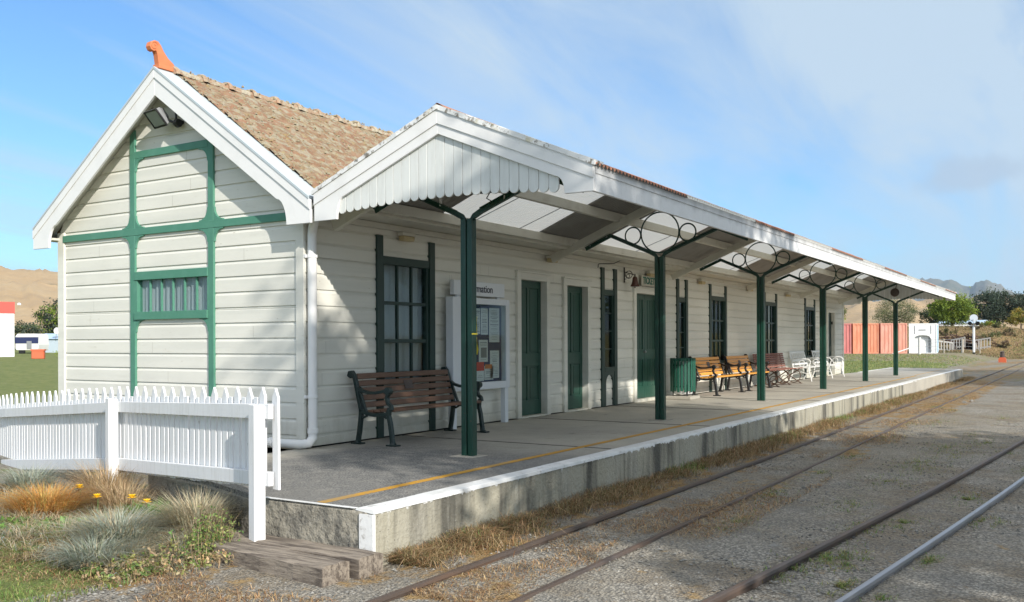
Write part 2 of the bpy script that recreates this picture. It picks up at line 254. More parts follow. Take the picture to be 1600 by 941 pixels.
def platform_top():
    """concrete whose first few metres are worn, blackened asphalt with pale aggregate showing"""
    m = CONC.copy(); m.name = 'platform_top'; nt = m.node_tree; N = nt.nodes; L = nt.links; b = N['Principled BSDF']; old = b.inputs['Base Color'].links[0].from_socket
    tc = N.new('ShaderNodeTexCoord'); sp = N.new('ShaderNodeSeparateXYZ'); L.new(tc.outputs['Object'], sp.inputs[0])
    def noise(sc, d=6):
        n = N.new('ShaderNodeTexNoise'); n.inputs['Scale'].default_value = sc; n.inputs['Detail'].default_value = d; n.inputs['Roughness'].default_value = 0.65; L.new(tc.outputs['Object'], n.inputs[0]); return n.outputs[0]
    def mp(v, a, c, lo=0, hi=1):
        r = N.new('ShaderNodeMapRange'); r.inputs[1].default_value = a; r.inputs[2].default_value = c; r.inputs[3].default_value = lo; r.inputs[4].default_value = hi; L.new(v, r.inputs[0]); return r.outputs[0]
    def mul(a, c):
        k = N.new('ShaderNodeMath'); k.operation = 'MULTIPLY'; L.new(a, k.inputs[0]); L.new(c, k.inputs[1]); return k.outputs[0]
    def mix(f, a, c):
        x = N.new('ShaderNodeMixRGB'); L.new(f, x.inputs[0])
        for i, q in ((1, a), (2, c)):
            if isinstance(q, tuple): x.inputs[i].default_value = (*q, 1)
            else: L.new(q, x.inputs[i])
        return x.outputs[0]
    k = N.new('ShaderNodeMath'); k.operation = 'MULTIPLY_ADD'; k.inputs[1].default_value = 2.4; L.new(noise(0.9), k.inputs[0]); L.new(sp.outputs[0], k.inputs[2])
    k2 = N.new('ShaderNodeMath'); k2.operation = 'MULTIPLY_ADD'; k2.inputs[1].default_value = 0.7; L.new(noise(1.7), k2.inputs[0]); L.new(sp.outputs[1], k2.inputs[2])
    mask = mul(mp(k.outputs[0], 3.9, 5.6, 1, 0), mp(k2.outputs[0], 2.9, 3.3, 1, 0))
    asp = mix(mp(noise(60, 3), 0.42, 0.64), (0.055, 0.057, 0.057), (0.30, 0.295, 0.275))
    asp = mix(mp(noise(13, 5), 0.5, 0.68, 0, 0.6), asp, (0.30, 0.29, 0.26))
    asp = mix(mp(noise(1.2), 0.45, 0.65, 0, 0.6), asp, (0.19, 0.185, 0.17))
    L.new(mix(mul(mask, mp(noise(5), 0.2, 0.5, 0.55, 1)), old, asp), b.inputs['Base Color'])
    return m
PTOP = platform_top()
PEND = mat('rough_end_concrete', (0.29, 0.27, 0.22), 0.95, [((0.12, 0.115, 0.10), V1, 5, 0.45, 0.62, 0.75), ((0.33, 0.31, 0.26), V1, 22, 0.55, 0.68, 0.7), ((0.045, 0.043, 0.038), V1, 30, 0.58, 0.68, 0.8)], bump=(V1, 16, 0.8, 0.04), bump2=(V1, 50, 0.6, 0.012))

def ground_mat():
    m = bpy.data.materials.new('yard_ground'); m.use_nodes = True; nt = m.node_tree; N = nt.nodes; L = nt.links; b = N['Principled BSDF']
    b.inputs['Roughness'].default_value = 0.95; b.inputs['Specular IOR Level'].default_value = 0.15
    tc = N.new('ShaderNodeTexCoord'); O = tc.outputs['Object']
    def noise(s, d=6, r=0.6):
        n = N.new('ShaderNodeTexNoise'); n.inputs['Scale'].default_value = s; n.inputs['Detail'].default_value = d; n.inputs['Roughness'].default_value = r; L.new(O, n.inputs[0]); return n.outputs[0]
    def rng(v, a, b_, c=0, d=1):
        r = N.new('ShaderNodeMapRange'); r.inputs[1].default_value = a; r.inputs[2].default_value = b_; r.inputs[3].default_value = c; r.inputs[4].default_value = d; L.new(v, r.inputs[0]); return r.outputs[0]
    def mix(f, a, c):
        x = N.new('ShaderNodeMixRGB'); L.new(f, x.inputs[0])
        for i, q in ((1, a), (2, c)):
            if isinstance(q, tuple): x.inputs[i].default_value = (*q, 1)
            else: L.new(q, x.inputs[i])
        return x.outputs[0]
    vor = N.new('ShaderNodeTexVoronoi'); vor.inputs['Scale'].default_value = 50; L.new(O, vor.inputs[0])
    vor2 = N.new('ShaderNodeTexVoronoi'); vor2.inputs['Scale'].default_value = 21; L.new(O, vor2.inputs[0])
    sep = N.new('ShaderNodeSeparateColor'); L.new(vor.outputs['Color'], sep.inputs[0])
    g = mix(rng(sep.outputs[0], 0, 1), (0.21, 0.196, 0.168), (0.51, 0.48, 0.415))
    g = mix(rng(noise(0.33), 0.46, 0.60, 0, 0.6), g, (0.28, 0.235, 0.165))
    g = mix(rng(noise(1.15, 9, 0.7), 0.47, 0.60, 0, 0.7), g, (0.225, 0.165, 0.095))
    g = mix(rng(noise(0.7), 0.42, 0.66, 0, 0.6), g, (0.34, 0.31, 0.25))
    g = mix(rng(noise(1.9), 0.5, 0.72, 0, 0.55), g, (0.19, 0.185, 0.17))
    g = mix(rng(vor.outputs['Distance'], 0.42, 0.62, 0, 0.55), g, (0.10, 0.097, 0.09))
    g = mix(rng(noise(30, 4), 0.54, 0.70, 0, 0.75), g, (0.10, 0.097, 0.09))
    gr = mix(rng(noise(2.2), 0.35, 0.65), (0.13, 0.175, 0.055), (0.25, 0.255, 0.10))
    gr = mix(rng(noise(14), 0.45, 0.7, 0, 0.7), gr, (0.09, 0.12, 0.035))
    dr = mix(rng(noise(6), 0.35, 0.65), (0.20, 0.125, 0.055), (0.36, 0.25, 0.12))
    dr = mix(rng(noise(30), 0.5, 0.7, 0, 0.7), dr, (0.12, 0.085, 0.05))
    def masked(name, nscale):
        a = N.new('ShaderNodeAttribute'); a.attribute_name = name
        s = N.new('ShaderNodeMath'); s.operation = 'ADD'; L.new(a.outputs['Fac'], s.inputs[0]); L.new(rng(noise(nscale, 8, 0.65), 0.25, 0.75, -0.5, 0.5), s.inputs[1])
        return rng(s.outputs[0], 0.42, 0.62)
    g = mix(masked('dry', 3.0), g, dr)
    g = mix(masked('grass', 2.0), g, gr)
    L.new(g, b.inputs['Base Color'])
    k = N.new('ShaderNodeBump'); k.inputs['Strength'].default_value = 0.8; k.inputs['Distance'].default_value = 0.02; L.new(vor.outputs['Distance'], k.inputs['Height'])
    k2 = N.new('ShaderNodeBump'); k2.inputs['Strength'].default_value = 0.5; k2.inputs['Distance'].default_value = 0.05; L.new(noise(9, 8, 0.7), k2.inputs['Height']); L.new(k.outputs[0], k2.inputs['Normal'])
    L.new(k2.outputs[0], b.inputs['Normal'])
    return m
GROUND = ground_mat()
STONE = mat('gravel_stone', (0.26, 0.25, 0.225), 0.9, attr='col')
HILL = mat('dry_grass_hill', (0.40, 0.285, 0.155), 0.95, [((0.30, 0.21, 0.115), V1, 0.006, 0.4, 0.62, 0.8, 8), ((0.47, 0.36, 0.21), V1, 0.012, 0.5, 0.7, 0.7, 8), ((0.11, 0.10, 0.055), V1, 0.03, 0.66, 0.72, 0.7, 4)], bump=(V1, 0.03, 0.7, 8.0))
MOUNT = mat('bush_mountain', (0.15, 0.13, 0.09), 0.95, [((0.06, 0.075, 0.045), V1, 0.0016, 0.45, 0.6, 0.85, 9), ((0.26, 0.22, 0.15), V1, 0.003, 0.55, 0.7, 0.7, 8)], bump=(V1, 0.004, 0.7, 60.0))

# ------------------------------------------------------------------ mesh helpers
class MB:
    def __init__(s): s.v = []; s.f = []; s.m = []; s.cur = 0
    def add(s, vs_, fs):
        o = len(s.v); s.v += [tuple(p) for p in vs_]
        for f in fs: s.f.append(tuple(i + o for i in f)); s.m.append(s.cur)
        return s
    def box(s, x0, x1, y0, y1, z0, z1):
        return s.add([(x0, y0, z0), (x1, y0, z0), (x1, y1, z0), (x0, y1, z0), (x0, y0, z1), (x1, y0, z1), (x1, y1, z1), (x0, y1, z1)],
                     [(0, 3, 2, 1), (4, 5, 6, 7), (0, 1, 5, 4), (1, 2, 6, 5), (2, 3, 7, 6), (3, 0, 4, 7)])
    def bar(s, p, q, w, h, upv=(0, 0, 1)):
        p, q = Vector(p), Vector(q); d = (q - p).normalized(); u = Vector(upv)
        r = d.cross(u)
        if r.length < 1e-4: r = d.cross(Vector((1, 0, 0)))
        r.normalize(); u = r.cross(d).normalized()
        c = [r * (w / 2 * a) + u * (h / 2 * b) for a, b in ((-1, -1), (1, -1), (1, 1), (-1, 1))]
        return s.add([p + k for k in c] + [q + k for k in c], [(0, 3, 2, 1), (4, 5, 6, 7), (0, 1, 5, 4), (1, 2, 6, 5), (2, 3, 7, 6), (3, 0, 4, 7)])
    def path(s, pts, w, h, upv):
        """one mitred bar of section w (along upv) x h through pts lying in the plane normal to upv"""
        pts = [Vector(p) for p in pts]; u = Vector(upv).normalized(); n = len(pts); vs_ = []
        for i, p in enumerate(pts):
            d1 = (pts[i] - pts[i - 1]).normalized() if i else None
            d2 = (pts[i + 1] - pts[i]).normalized() if i < n - 1 else None
            d = ((d1 or d2) + (d2 or d1)).normalized(); k = d.cross(u).normalized()
            sc = 1.0
            if d1 and d2: sc = min(1.0 / max(0.4, d.dot(d1)), 2.0)
            for a, b in ((-1, -1), (1, -1), (1, 1), (-1, 1)): vs_.append(p + u * (w / 2 * a) + k * (h / 2 * b * sc))
        fs = [(0, 1, 2, 3), tuple(4 * (n - 1) + i for i in (3, 2, 1, 0))]
        for i in range(n - 1):
            for j in range(4): fs.append((4 * i + j, 4 * i + 4 + j, 4 * i + 4 + (j + 1) % 4, 4 * i + (j + 1) % 4))
        return s.add(vs_, fs)
    def tube(s, pts, rad, n=8, caps=True):
        pts = [Vector(p) for p in pts]; rs = rad if isinstance(rad, (list, tuple)) else [rad] * len(pts)
        vs_ = []; prev = None
        for i, p in enumerate(pts):
            d = (pts[min(i + 1, len(pts) - 1)] - pts[max(i - 1, 0)]).normalized()
            a = prev if prev is not None else (Vector((0, 0, 1)) if abs(d.z) < 0.9 else Vector((1, 0, 0)))
            a = (a - d * a.dot(d)).normalized(); prev = a; b = d.cross(a)
            for k in range(n):
                t = 2 * math.pi * k / n; vs_.append(p + (a * math.cos(t) + b * math.sin(t)) * rs[i])
        fs = []
        for i in range(len(pts) - 1):
            for k in range(n): fs.append((i * n + k, i * n + (k + 1) % n, (i + 1) * n + (k + 1) % n, (i + 1) * n + k))
        if caps: fs += [tuple(range(n - 1, -1, -1)), tuple(range((len(pts) - 1) * n, len(pts) * n))]
        return s.add(vs_, fs)
    def prism(s, poly, axis, a0, a1):
        n = len(poly)
        if axis == 'x': P = lambda u, v, a: (a, u, v)
        elif axis == 'y': P = lambda u, v, a: (u, a, v)
        else: P = lambda u, v, a: (u, v, a)
        vs_ = [P(u, v, a0) for u, v in poly] + [P(u, v, a1) for u, v in poly]
        return s.add(vs_, [tuple(range(n - 1, -1, -1)), tuple(range(n, 2 * n))] + [(i, (i + 1) % n, n + (i + 1) % n, n + i) for i in range(n)])
    def lathe(s, prof, c, n=16, axis='z'):
        vs_ = []; m = len(prof)
        for k in range(n):
            t = 2 * math.pi * k / n
            for r, z in prof:
                a, b = r * math.cos(t), r * math.sin(t)
                p = (a, b, z) if axis == 'z' else ((z, a, b) if axis == 'x' else (a, z, b))
                vs_.append((c[0] + p[0], c[1] + p[1], c[2] + p[2]))
        fs = [(k * m + i, ((k + 1) % n) * m + i, ((k + 1) % n) * m + i + 1, k * m + i + 1) for k in range(n) for i in range(m - 1)]
        if prof[0][0] > 1e-5: fs.append(tuple(k * m for k in range(n)))
        if prof[-1][0] > 1e-5: fs.append(tuple(k * m + m - 1 for k in range(n)))
        return s.add(vs_, fs)
    def ring(s, c, R_, r, axis='x', n=28, k=6):
        pts = []
        vs_ = []
        for i in range(n):
            t = 2 * math.pi * i / n
            for j in range(k):
                q = 2 * math.pi * j / k; rr = R_ + r * math.cos(q); h = r * math.sin(q)
                a, b = rr * math.cos(t), rr * math.sin(t)
                p = (h, a, b) if axis == 'x' else ((a, h, b) if axis == 'y' else (a, b, h))
                vs_.append((c[0] + p[0], c[1] + p[1], c[2] + p[2]))
        fs = [(i * k + j, ((i + 1) % n) * k + j, ((i + 1) % n) * k + (j + 1) % k, i * k + (j + 1) % k) for i in range(n) for j in range(k)]
        return s.add(vs_, fs)
    def build(s, name, mats, parent=None, bevel=0, smooth=False, local=False):
        me = bpy.data.meshes.new(name)
        vs_ = s.v
        if parent is not None and not local:
            o = ORG.get(parent.name, (0, 0, 0)); vs_ = [(x - o[0], y - o[1], z - o[2]) for x, y, z in s.v]
        me.from_pydata(vs_, [], s.f)
        for k in (mats if isinstance(mats, (list, tuple)) else [mats]): me.materials.append(k)
        if any(s.m): me.polygons.foreach_set('material_index', s.m)
        if smooth: me.polygons.foreach_set('use_smooth', [True] * len(me.polygons))
        import bmesh as _b
        bm = _b.new(); bm.from_mesh(me); _b.ops.recalc_face_normals(bm, faces=bm.faces); bm.to_mesh(me); bm.free()
        ob = bpy.data.objects.new(name, me); COL.objects.link(ob)
        if parent is not None:
            ob.parent = parent; ORG[ob.name] = ORG.get(parent.name, (0, 0, 0))
        else: ORG[ob.name] = (0, 0, 0)
        if bevel:
            b = ob.modifiers.new('bevel', 'BEVEL'); b.width = bevel; b.segments = 1; b.limit_method = 'ANGLE'; b.angle_limit = R(40)
        return ob
ORG = {}
def tag(o, label=None, cat=None, group=None, kind=None):
    if label: o['label'] = label
    if cat: o['category'] = cat
    if group: o['group'] = group
    if kind: o['kind'] = kind
    return o
def thing(name, label, cat, loc=(0, 0, 0), rotz=0, group=None):
    o = bpy.data.objects.new(name, None); COL.objects.link(o); o.empty_display_size = 0.2
    o.location = loc; o.rotation_euler = (0, 0, rotz); ORG[o.name] = tuple(loc)
    return tag(o, label, cat, group)
def dup(root, loc, rotz=None, label=None, group=None):
    c = root.copy(); COL.objects.link(c); c.location = loc
    if rotz is not None: c.rotation_euler = (0, 0, rotz)
    if label: c['label'] = label
    if group: c['group'] = group
    for ch in list(root.children):
        k = ch.copy(); COL.objects.link(k); k.parent = c
        for g in list(ch.children):
            q = g.copy(); COL.objects.link(q); q.parent = k
    return c
def text_part(name, body, size, M4, material, parent, ext=0.002, offset=0.0, xs=1.0):
    cu = bpy.data.curves.new(name, 'FONT'); cu.body = body; cu.size = size; cu.extrude = ext; cu.offset = offset; cu.align_x = 'LEFT'; cu.align_y = 'CENTER'
    tmp = bpy.data.objects.new(name, cu); COL.objects.link(tmp)
    dg = bpy.context.evaluated_depsgraph_get(); me = bpy.data.meshes.new_from_object(tmp.evaluated_get(dg))
    bpy.data.objects.remove(tmp); me.materials.clear(); me.materials.append(material)
    me.transform(Matrix.Diagonal((xs, 1, 1, 1))); me.transform(M4)
    o = ORG.get(parent.name, (0, 0, 0)); me.transform(Matrix.Translation((-o[0], -o[1], -o[2])))
    ob = bpy.data.objects.new(name, me); COL.objects.link(ob); ob.parent = parent; ORG[ob.name] = o
    return ob
def FACE_FRONT(x, y, z):      # text reads along +X, facing -Y
    return Matrix.Translation((x, y, z)) @ Matrix.Rotation(R(90), 4, 'X')
rng = random.Random(7)
def sstep(a, b, x):
    t = min(1, max(0, (x - a) / (b - a))); return t * t * (3 - 2 * t)
def ns(x, y, z=0.0): return mnoise.noise(Vector((x, y, z)))

# blades of grass / leaves collected as arrays with a colour per blade
class Blades:
    def __init__(s): s.v = []; s.f = []; s.c = []
    def blade(s, p, h, w, lean, az, col, curl=0.4):
        dx, dy = math.cos(az), math.sin(az); px, py = -dy * w / 2, dx * w / 2
        o = len(s.v); x, y, z = p
        mx_, mz = lean * 0.42 * h, h * 0.6; tx, tz = lean * h * (1 + curl * 0.4), h * (1 - curl * 0.35 * lean)
        s.v += [(x - px, y - py, z), (x + px, y + py, z), (x + dx * mx_ + px * .8, y + dy * mx_ + py * .8, z + mz), (x + dx * mx_ - px * .8, y + dy * mx_ - py * .8, z + mz), (x + dx * tx, y + dy * tx, z + tz)]
        s.f += [(o, o + 1, o + 2, o + 3), (o + 3, o + 2, o + 4)]; s.c += [col] * 5
    def leaf(s, p, size, col, rg, flat=0.0, asp=0.55):
        n = Vector((rg.gauss(0, 1), rg.gauss(0, 1), rg.gauss(0, 1) + flat)).normalized()
        a = n.orthogonal().normalized(); a.rotate(Matrix.Rotation(rg.uniform(0, 6.28), 3, n)); b = n.cross(a)
        p = Vector(p); o = len(s.v)
        s.v += [tuple(p - a * size * .5), tuple(p + b * size * asp * .5 + n * size * .08), tuple(p + a * size * .5), tuple(p - b * size * asp * .5 + n * size * .08)]
        s.f.append((o, o + 1, o + 2, o + 3)); s.c += [col] * 4
    def build(s, name, material, parent=None, org=None):
        me = bpy.data.meshes.new(name)
        o = org or (ORG.get(parent.name, (0, 0, 0)) if parent is not None else (0, 0, 0))
        me.from_pydata([(x - o[0], y - o[1], z - o[2]) for x, y, z in s.v], [], s.f); me.materials.append(material)
        at = me.color_attributes.new('col', 'FLOAT_COLOR', 'POINT')
        arr = np.ones((len(s.v), 4), dtype=np.float32); arr[:, :3] = np.array(s.c, dtype=np.float32); at.data.foreach_set('color', arr.ravel())
        ob = bpy.data.objects.new(name, me); COL.objects.link(ob)
        if parent is not None: ob.parent = parent
        else: ob.location = o
        return ob
def vary(c, rg, a=0.25, hue=0.12):
    k = 1 + rg.uniform(-a, a); return (max(0, c[0] * k * (1 + rg.uniform(-hue, hue))), max(0, c[1] * k), max(0, c[2] * k * (1 + rg.uniform(-hue, hue))))

# ------------------------------------------------------------------ the setting: ground, hills
def gz(x, y):
    """ground height"""
    r = math.hypot(x, y)
    z = 0.5 * sstep(38, 85, r) * sstep(5.2, 9.5, y)
    z += 2.75 * sstep(94, 126, x) * (1 - 0.6 * sstep(40, 120, y))
    z += 0.10 * sstep(6.2, 7.2, y + 0.6 * x - 2.2) * (1 - sstep(6.8, 8.2, x)) * sstep(4.2, 5.4, y) * (1 - sstep(11, 16, y))
    z += 1.0 * sstep(95, 160, r) * sstep(20, 60, y)
    return z
def spaced(segs):
    out = []
    for a, b, st in segs:
        n = max(1, int(round((b - a) / st))); out += [a + (b - a) * i / n for i in range(n)]
    out.append(segs[-1][1]); return out
def build_ground():
    xs = spaced([(-600, -60, 60), (-60, -4, 8), (-4, 16, 0.22), (16, 46, 0.5), (46, 135, 2.2), (135, 420, 25)])
    ys = spaced([(-400, -60, 40), (-60, -6, 6), (-6, 9, 0.22), (9, 24, 0.9), (24, 140, 4), (140, 620, 30)])
    nx, ny = len(xs), len(ys); v = []; g = []; d = []
    for y in ys:
        for x in xs:
            z = gz(x, y)
            if -6 < y < 9 and 2 < x < 46: z += 0.018 * ns(x * 0.9, y * 0.9) + 0.008 * ns(x * 3.1, y * 3.1, 4)
            if x > 34.2 and 4.2 < y < 7.25 and x < 43.4: z = min(z, 0.1)
            v.append((x, y, z))
            gg = 0.0
            if y > 7.6: gg = 0.9 if (x > 12 or y > 13) else 0.35
            if x > 43.5: gg = max(gg, 0.75 * sstep(5.6, 7.5, y + 0.8 * ns(x * .2, y * .4)))
            if x > 92: gg = max(gg, 0.25) if gg < .5 else .3
            if x < 5.2 and y > 5.2: gg = max(gg, 0.18); 
            if x < 3.95 and y > 5.5: gg = 0.9
            if x > 60 and y < 2.5: gg = max(gg, 0.5)
            dd = 0.0
            if 4.4 < x < 46 and 3.7 < y < 4.3: dd = 0.50 + 0.35 * ns(x * .5, y * 1.5, 12)
            if 4.5 < x < 60 and 2.6 < y <= 3.55: dd = 0.30 + 0.34 * ns(x * .4, y * 1.1, 8)
            if 20 < x < 44 and 2.2 < y < 4.3: dd = max(dd, 0.55 + .3 * ns(x * .3, y, 4))
            if y < 2.6 and x < 60: dd = 0.16 + 0.2 * ns(x * .28, y * .5, 3)
            if x > 88: dd = max(dd, 0.8)
            if 62 < x <= 92 and y > 6: dd = 0.45; gg = 0.42
            if x < 5.0 and 4.0 < y < 5.6: dd = 0.38
            if 3.9 < x < 5.6 and 5.4 < y < 11: dd = 0.8
            if x > 40 and y < 6:
                dd = max(dd, 0.46 + 0.3 * ns(x * .12, y * .6, 9)); gg = max(gg, 0.30 + 0.25 * ns(x * .1, y * .5, 14))
            g.append(gg); d.append(dd)
    f = [(j * nx + i, j * nx + i + 1, (j + 1) * nx + i + 1, (j + 1) * nx + i) for j in range(ny - 1) for i in range(nx - 1)]
    me = bpy.data.meshes.new('ground'); me.from_pydata(v, [], f); me.materials.append(GROUND)
    for nm, arr in (('grass', g), ('dry', d)):
        a = me.attributes.new(nm, 'FLOAT', 'POINT'); a.data.foreach_set('value', arr)
    me.polygons.foreach_set('use_smooth', [True] * len(me.polygons))
    o = bpy.data.objects.new('ground', me); COL.objects.link(o); tag(o, kind='structure')
build_ground()
def polar_hills(name, material, r0, r1, nr, a0, a1, na, hfun, kind='structure'):
    v = []; f = []
    for j in range(nr + 1):
        r = r0 + (r1 - r0) * j / nr
        for i in range(na + 1):
            a = a0 + (a1 - a0) * i / na; x, y = r * math.cos(a), r * math.sin(a); v.append((x, y, hfun(r, a, x, y)))
    f = [(j * (na + 1) + i, j * (na + 1) + i + 1, (j + 1) * (na + 1) + i + 1, (j + 1) * (na + 1) + i) for j in range(nr) for i in range(na)]
    me = bpy.data.meshes.new(name); me.from_pydata(v, [], f); me.materials.append(material); me.polygons.foreach_set('use_smooth', [True] * len(f))
    o = bpy.data.objects.new(name, me); COL.objects.link(o); return tag(o, kind=kind)
def fbm(x, y, o=5, z=0.0):
    s = 0; a = 1; t = 0
    for k in range(o): s += a * ns(x, y, z + k * 7.3); t += a; x *= 2.03; y *= 2.03; a *= 0.5
    return s / t
def ridged(x, y, o=5, z=0.0):
    s = 0; a = 1; t = 0
    for k in range(o): s += a * (1 - 2.2 * abs(ns(x, y, z + k * 5.1))); t += a; x *= 2.1; y *= 2.1; a *= 0.5
    return s / t
def tan_hill(r, a, x, y):
    # az 60 deg = behind the near gable's left side, az 5 deg = beyond the far end
    deg = math.degrees(a)
    top = 12 + 68 * sstep(24, 50, deg) + 40 * (1 - sstep(6, 30, deg)) * sstep(-22, 2, deg)
    prof = sstep(430, 1380, r) * (1 - 0.5 * sstep(1500, 2200, r))
    return -6 + top * prof * (1 + 0.20 * ridged(x / 330, y / 330, 6, 2) + 0.26 * ridged(deg * 0.42 + 1.3 * ns(x / 500, y / 500), r / 1300, 4, 6) - 0.06) + 7 * fbm(x / 110, y / 110, 4) * prof
polar_hills('hills', HILL, 400, 2200, 60, R(-28), R(82), 420, tan_hill)
def far_mtn(r, a, x, y):
    deg = math.degrees(a)
    top = 235 + 34 * ridged(deg * 0.8, 0.3, 5, 9) + 72 * math.exp(-((deg - 7.2) / 1.9) ** 2) + 58 * math.exp(-((deg - 4.4) / 0.8) ** 2) - 30 * sstep(3.6, 1.0, deg)
    prof = sstep(4200, 6200, r) * (1 - 0.5 * sstep(6800, 8500, r))
    return -20 + top * prof * (1 + 0.16 * ridged(x / 700, y / 700, 6, 5) + 0.13 * ridged(deg * 1.1 + 1.2 * ns(x / 900, y / 900), r / 2600, 5, 3))
polar_hills('mountains', MOUNT, 4000, 8500, 70, R(-30), R(40), 520, far_mtn)

# ------------------------------------------------------------------ the station platform
PLAT = thing('station_platform', 'long raised concrete platform with white painted edge along the near track', 'platform', (5.03, 4.26, 0))
JOINT = mat('dark_joint_filler', (0.05, 0.05, 0.048), 0.95)
def build_platform():
    Y0 = 4.262; m = MB()
    poly = [(5.03, 4.29), (5.035, 5.36), (5.42, 6.5), (5.60, 7.46), (7.50, 7.46), (7.62, 7.40), (34.7, 7.40), (36.2, 7.25), (43.4, 7.22), (42.9, 5.2), (41.8, 4.24), (33.4, 4.24), (8, 4.285)]
    m.prism(poly, 'z', 0.06, 0.40); m.build('slab', PTOP, PLAT)
    m = MB()      # track-side face: panels standing just proud of the slab, with joints
    xs = [5.03, 9.2, 13.7, 18.2, 22.6, 27.3, 33.2, 41.85]
    for i in range(len(xs) - 1):
        m.box(xs[i] + 0.006, xs[i + 1] - 0.006, Y0 - 0.004 - (0.012 if i in (1, 4) else 0), Y0 + 0.10, -0.12, 0.397)
    m.build('edge_wall', PWALL, PLAT, bevel=0.012)
    m = MB(); m.box(5.016, 5.12, 4.30, 5.36, -0.1, 0.398); m.build('end_wall', PEND, PLAT, bevel=0.02)
    m = MB()
    n = 150
    xs = [5.02 + (41.9 - 5.02) * i / n for i in range(n + 1)]; v = []; f = []
    for i, x in enumerate(xs):
        j = 0.006 * ns(x * 3, 1.0)
        v += [(x, 4.246 + j, 0.375), (x, 4.250 + j * .6, 0.401), (x, 4.262, 0.4065), (x, 4.40 + 0.012 * ns(x * 2.1, 9), 0.4065), (x, 4.41 + 0.012 * ns(x * 2.1, 9), 0.392)]
    for i in range(n):
        for k in range(4): f.append((5 * i + k, 5 * i + 5 + k, 5 * i + 6 + k, 5 * i + 1 + k))
    f += [(0, 1, 2, 3, 4), tuple(5 * n + k for k in (4, 3, 2, 1, 0))]
    m.add(v, f); m.build('white_edge_line', EDGEW, PLAT)
    m = MB(); m.box(5.004, 5.016, 4.244, 4.37, 0.03, 0.372); m.box(5.016, 5.03, 4.240, 4.258, 0.02, 0.372)
    m.box(5.008, 5.05, 4.42, 5.34, 0.4035, 0.4065); m.build('corner_paint', EDGEW, PLAT)
    m = MB(); m.box(5.08, 33.5, 4.765, 4.845, 0.402, 0.4045); m.box(34.0, 42.0, 4.90, 4.94, 0.402, 0.4045); m.build('yellow_line', YELLOW, PLAT)
    for i, x in enumerate((9.25, 12.4, 15.5, 18.7, 21.8, 25.0, 28.1, 31.3)):
        m = MB(); m.bar((x, 4.44, .4025), (x + .03, 7.38, .4025), 0.012, 0.004); m.build('joint', JOINT, PLAT)
    m = MB(); m.bar((36.3, 7.2, .405), (43.2, 7.16, .405), 0.09, 0.008); m.build('rear_white_line', EDGEW, PLAT)
build_platform()
LOWW = thing('retaining_wall', 'low mossy concrete garden wall under the white picket fence', 'wall', (5.6, 7.4, 0))
m = MB(); m.prism([(5.03, 5.37), (5.14, 5.37), (5.50, 6.5), (5.70, 7.46), (5.58, 7.46), (5.40, 6.5)], 'z', -0.05, 0.365)
m.prism([(5.60, 7.47), (5.74, 7.47), (6.45, 10.6), (6.9, 13.0), (6.75, 13.0), (6.32, 10.6)], 'z', -0.1, 0.17)
m.build('coping', PEND, LOWW, bevel=0.015)

# ------------------------------------------------------------------ the station building
XW, YF, YB, XE = 7.59, 7.42, 12.00, 34.76
RY, RZ, SL = 9.66, 4.95, 0.705                       # ridge and slope at the barge boards' top
STA = thing('station_building', 'cream weatherboard railway station with green timber trim and mossy tiled roof', 'station', (XW, YF, 0))
PITCH, Z0 = 0.1825, 0.366
def weatherwall(axis, plane, inward, ub, z0, z1, openings):
    """rusticated boards; ub(z) -> (u0, u1); openings (u0, u1, z0, z1)"""
    prof = [(0.0, 0.0), (0.140, 0.0), (0.150, 0.004), (0.162, 0.012), (0.1815, 0.018)]
    lev = []
    k = 0
    while Z0 + k * PITCH < z1:
        for dz, of in prof: lev.append((Z0 + k * PITCH + dz, of))
        k += 1
    lev = [l for l in lev if z0 <= l[0] <= z1]
    cuts = sorted({z0, z1} | {o[2] for o in openings} | {o[3] for o in openings})
    for c in cuts:
        if z0 <= c <= z1:
            below = [l for l in lev if l[0] <= c]; of = below[-1][1] if below else 0
            lev.append((c, of))
    lev.sort(key=lambda l: l[0])
    mb = MB()
    def P(u, z, of):
        return (u, plane + inward * of, z) if axis == 'x' else (plane + inward * of, u, z)
    for (za, oa), (zb, ob) in zip(lev, lev[1:]):
        if zb - za < 1e-5: continue
        zm = (za + zb) / 2
        a0, a1 = ub(za); b0, b1 = ub(zb)
        if a1 <= a0 and b1 <= b0: continue
        segs = [(None, None)]
        ops = sorted([o for o in openings if o[2] < zm < o[3]])
        edges = [('L', None)]
        last = 'L'
        spans = []
        cur = 'L'
        for o in ops:
            spans.append((cur, o[0])); cur = o[1]
        spans.append((cur, 'R'))
        for s_, e_ in spans:
            ua, ub_ = (a0 if s_ == 'L' else s_), (a1 if e_ == 'R' else e_)
            va, vb = (b0 if s_ == 'L' else s_), (b1 if e_ == 'R' else e_)
            mb.add([P(ua, za, oa), P(ub_, za, oa), P(vb, zb, ob), P(va, zb, ob)], [(0, 1, 2, 3)])
    mb.cur = 1                                            # butt joints between board lengths
    jr = random.Random(int(plane * 100))
    for k in range(int((z1 - z0) / PITCH)):
        za = Z0 + k * PITCH + 0.004; zb = za + 0.132
        if za < z0 or zb > z1: continue
        u0, u1 = ub(zb); n = max(1, int((u1 - u0) / 4.5 + jr.random()))
        for q in range(n):
            u = u0 + (u1 - u0) * jr.random()
            if u < u0 + .25 or u > u1 - .25 or any(o[0] - .16 < u < o[1] + .16 and o[2] - .1 < zb and za < o[3] + .12 for o in openings): continue
            w = 0.0022; e = -0.0012
            mb.add([P(u - w, za, e), P(u + w, za, e), P(u + w, zb, e), P(u - w, zb, e)], [(0, 1, 2, 3)])
    return mb
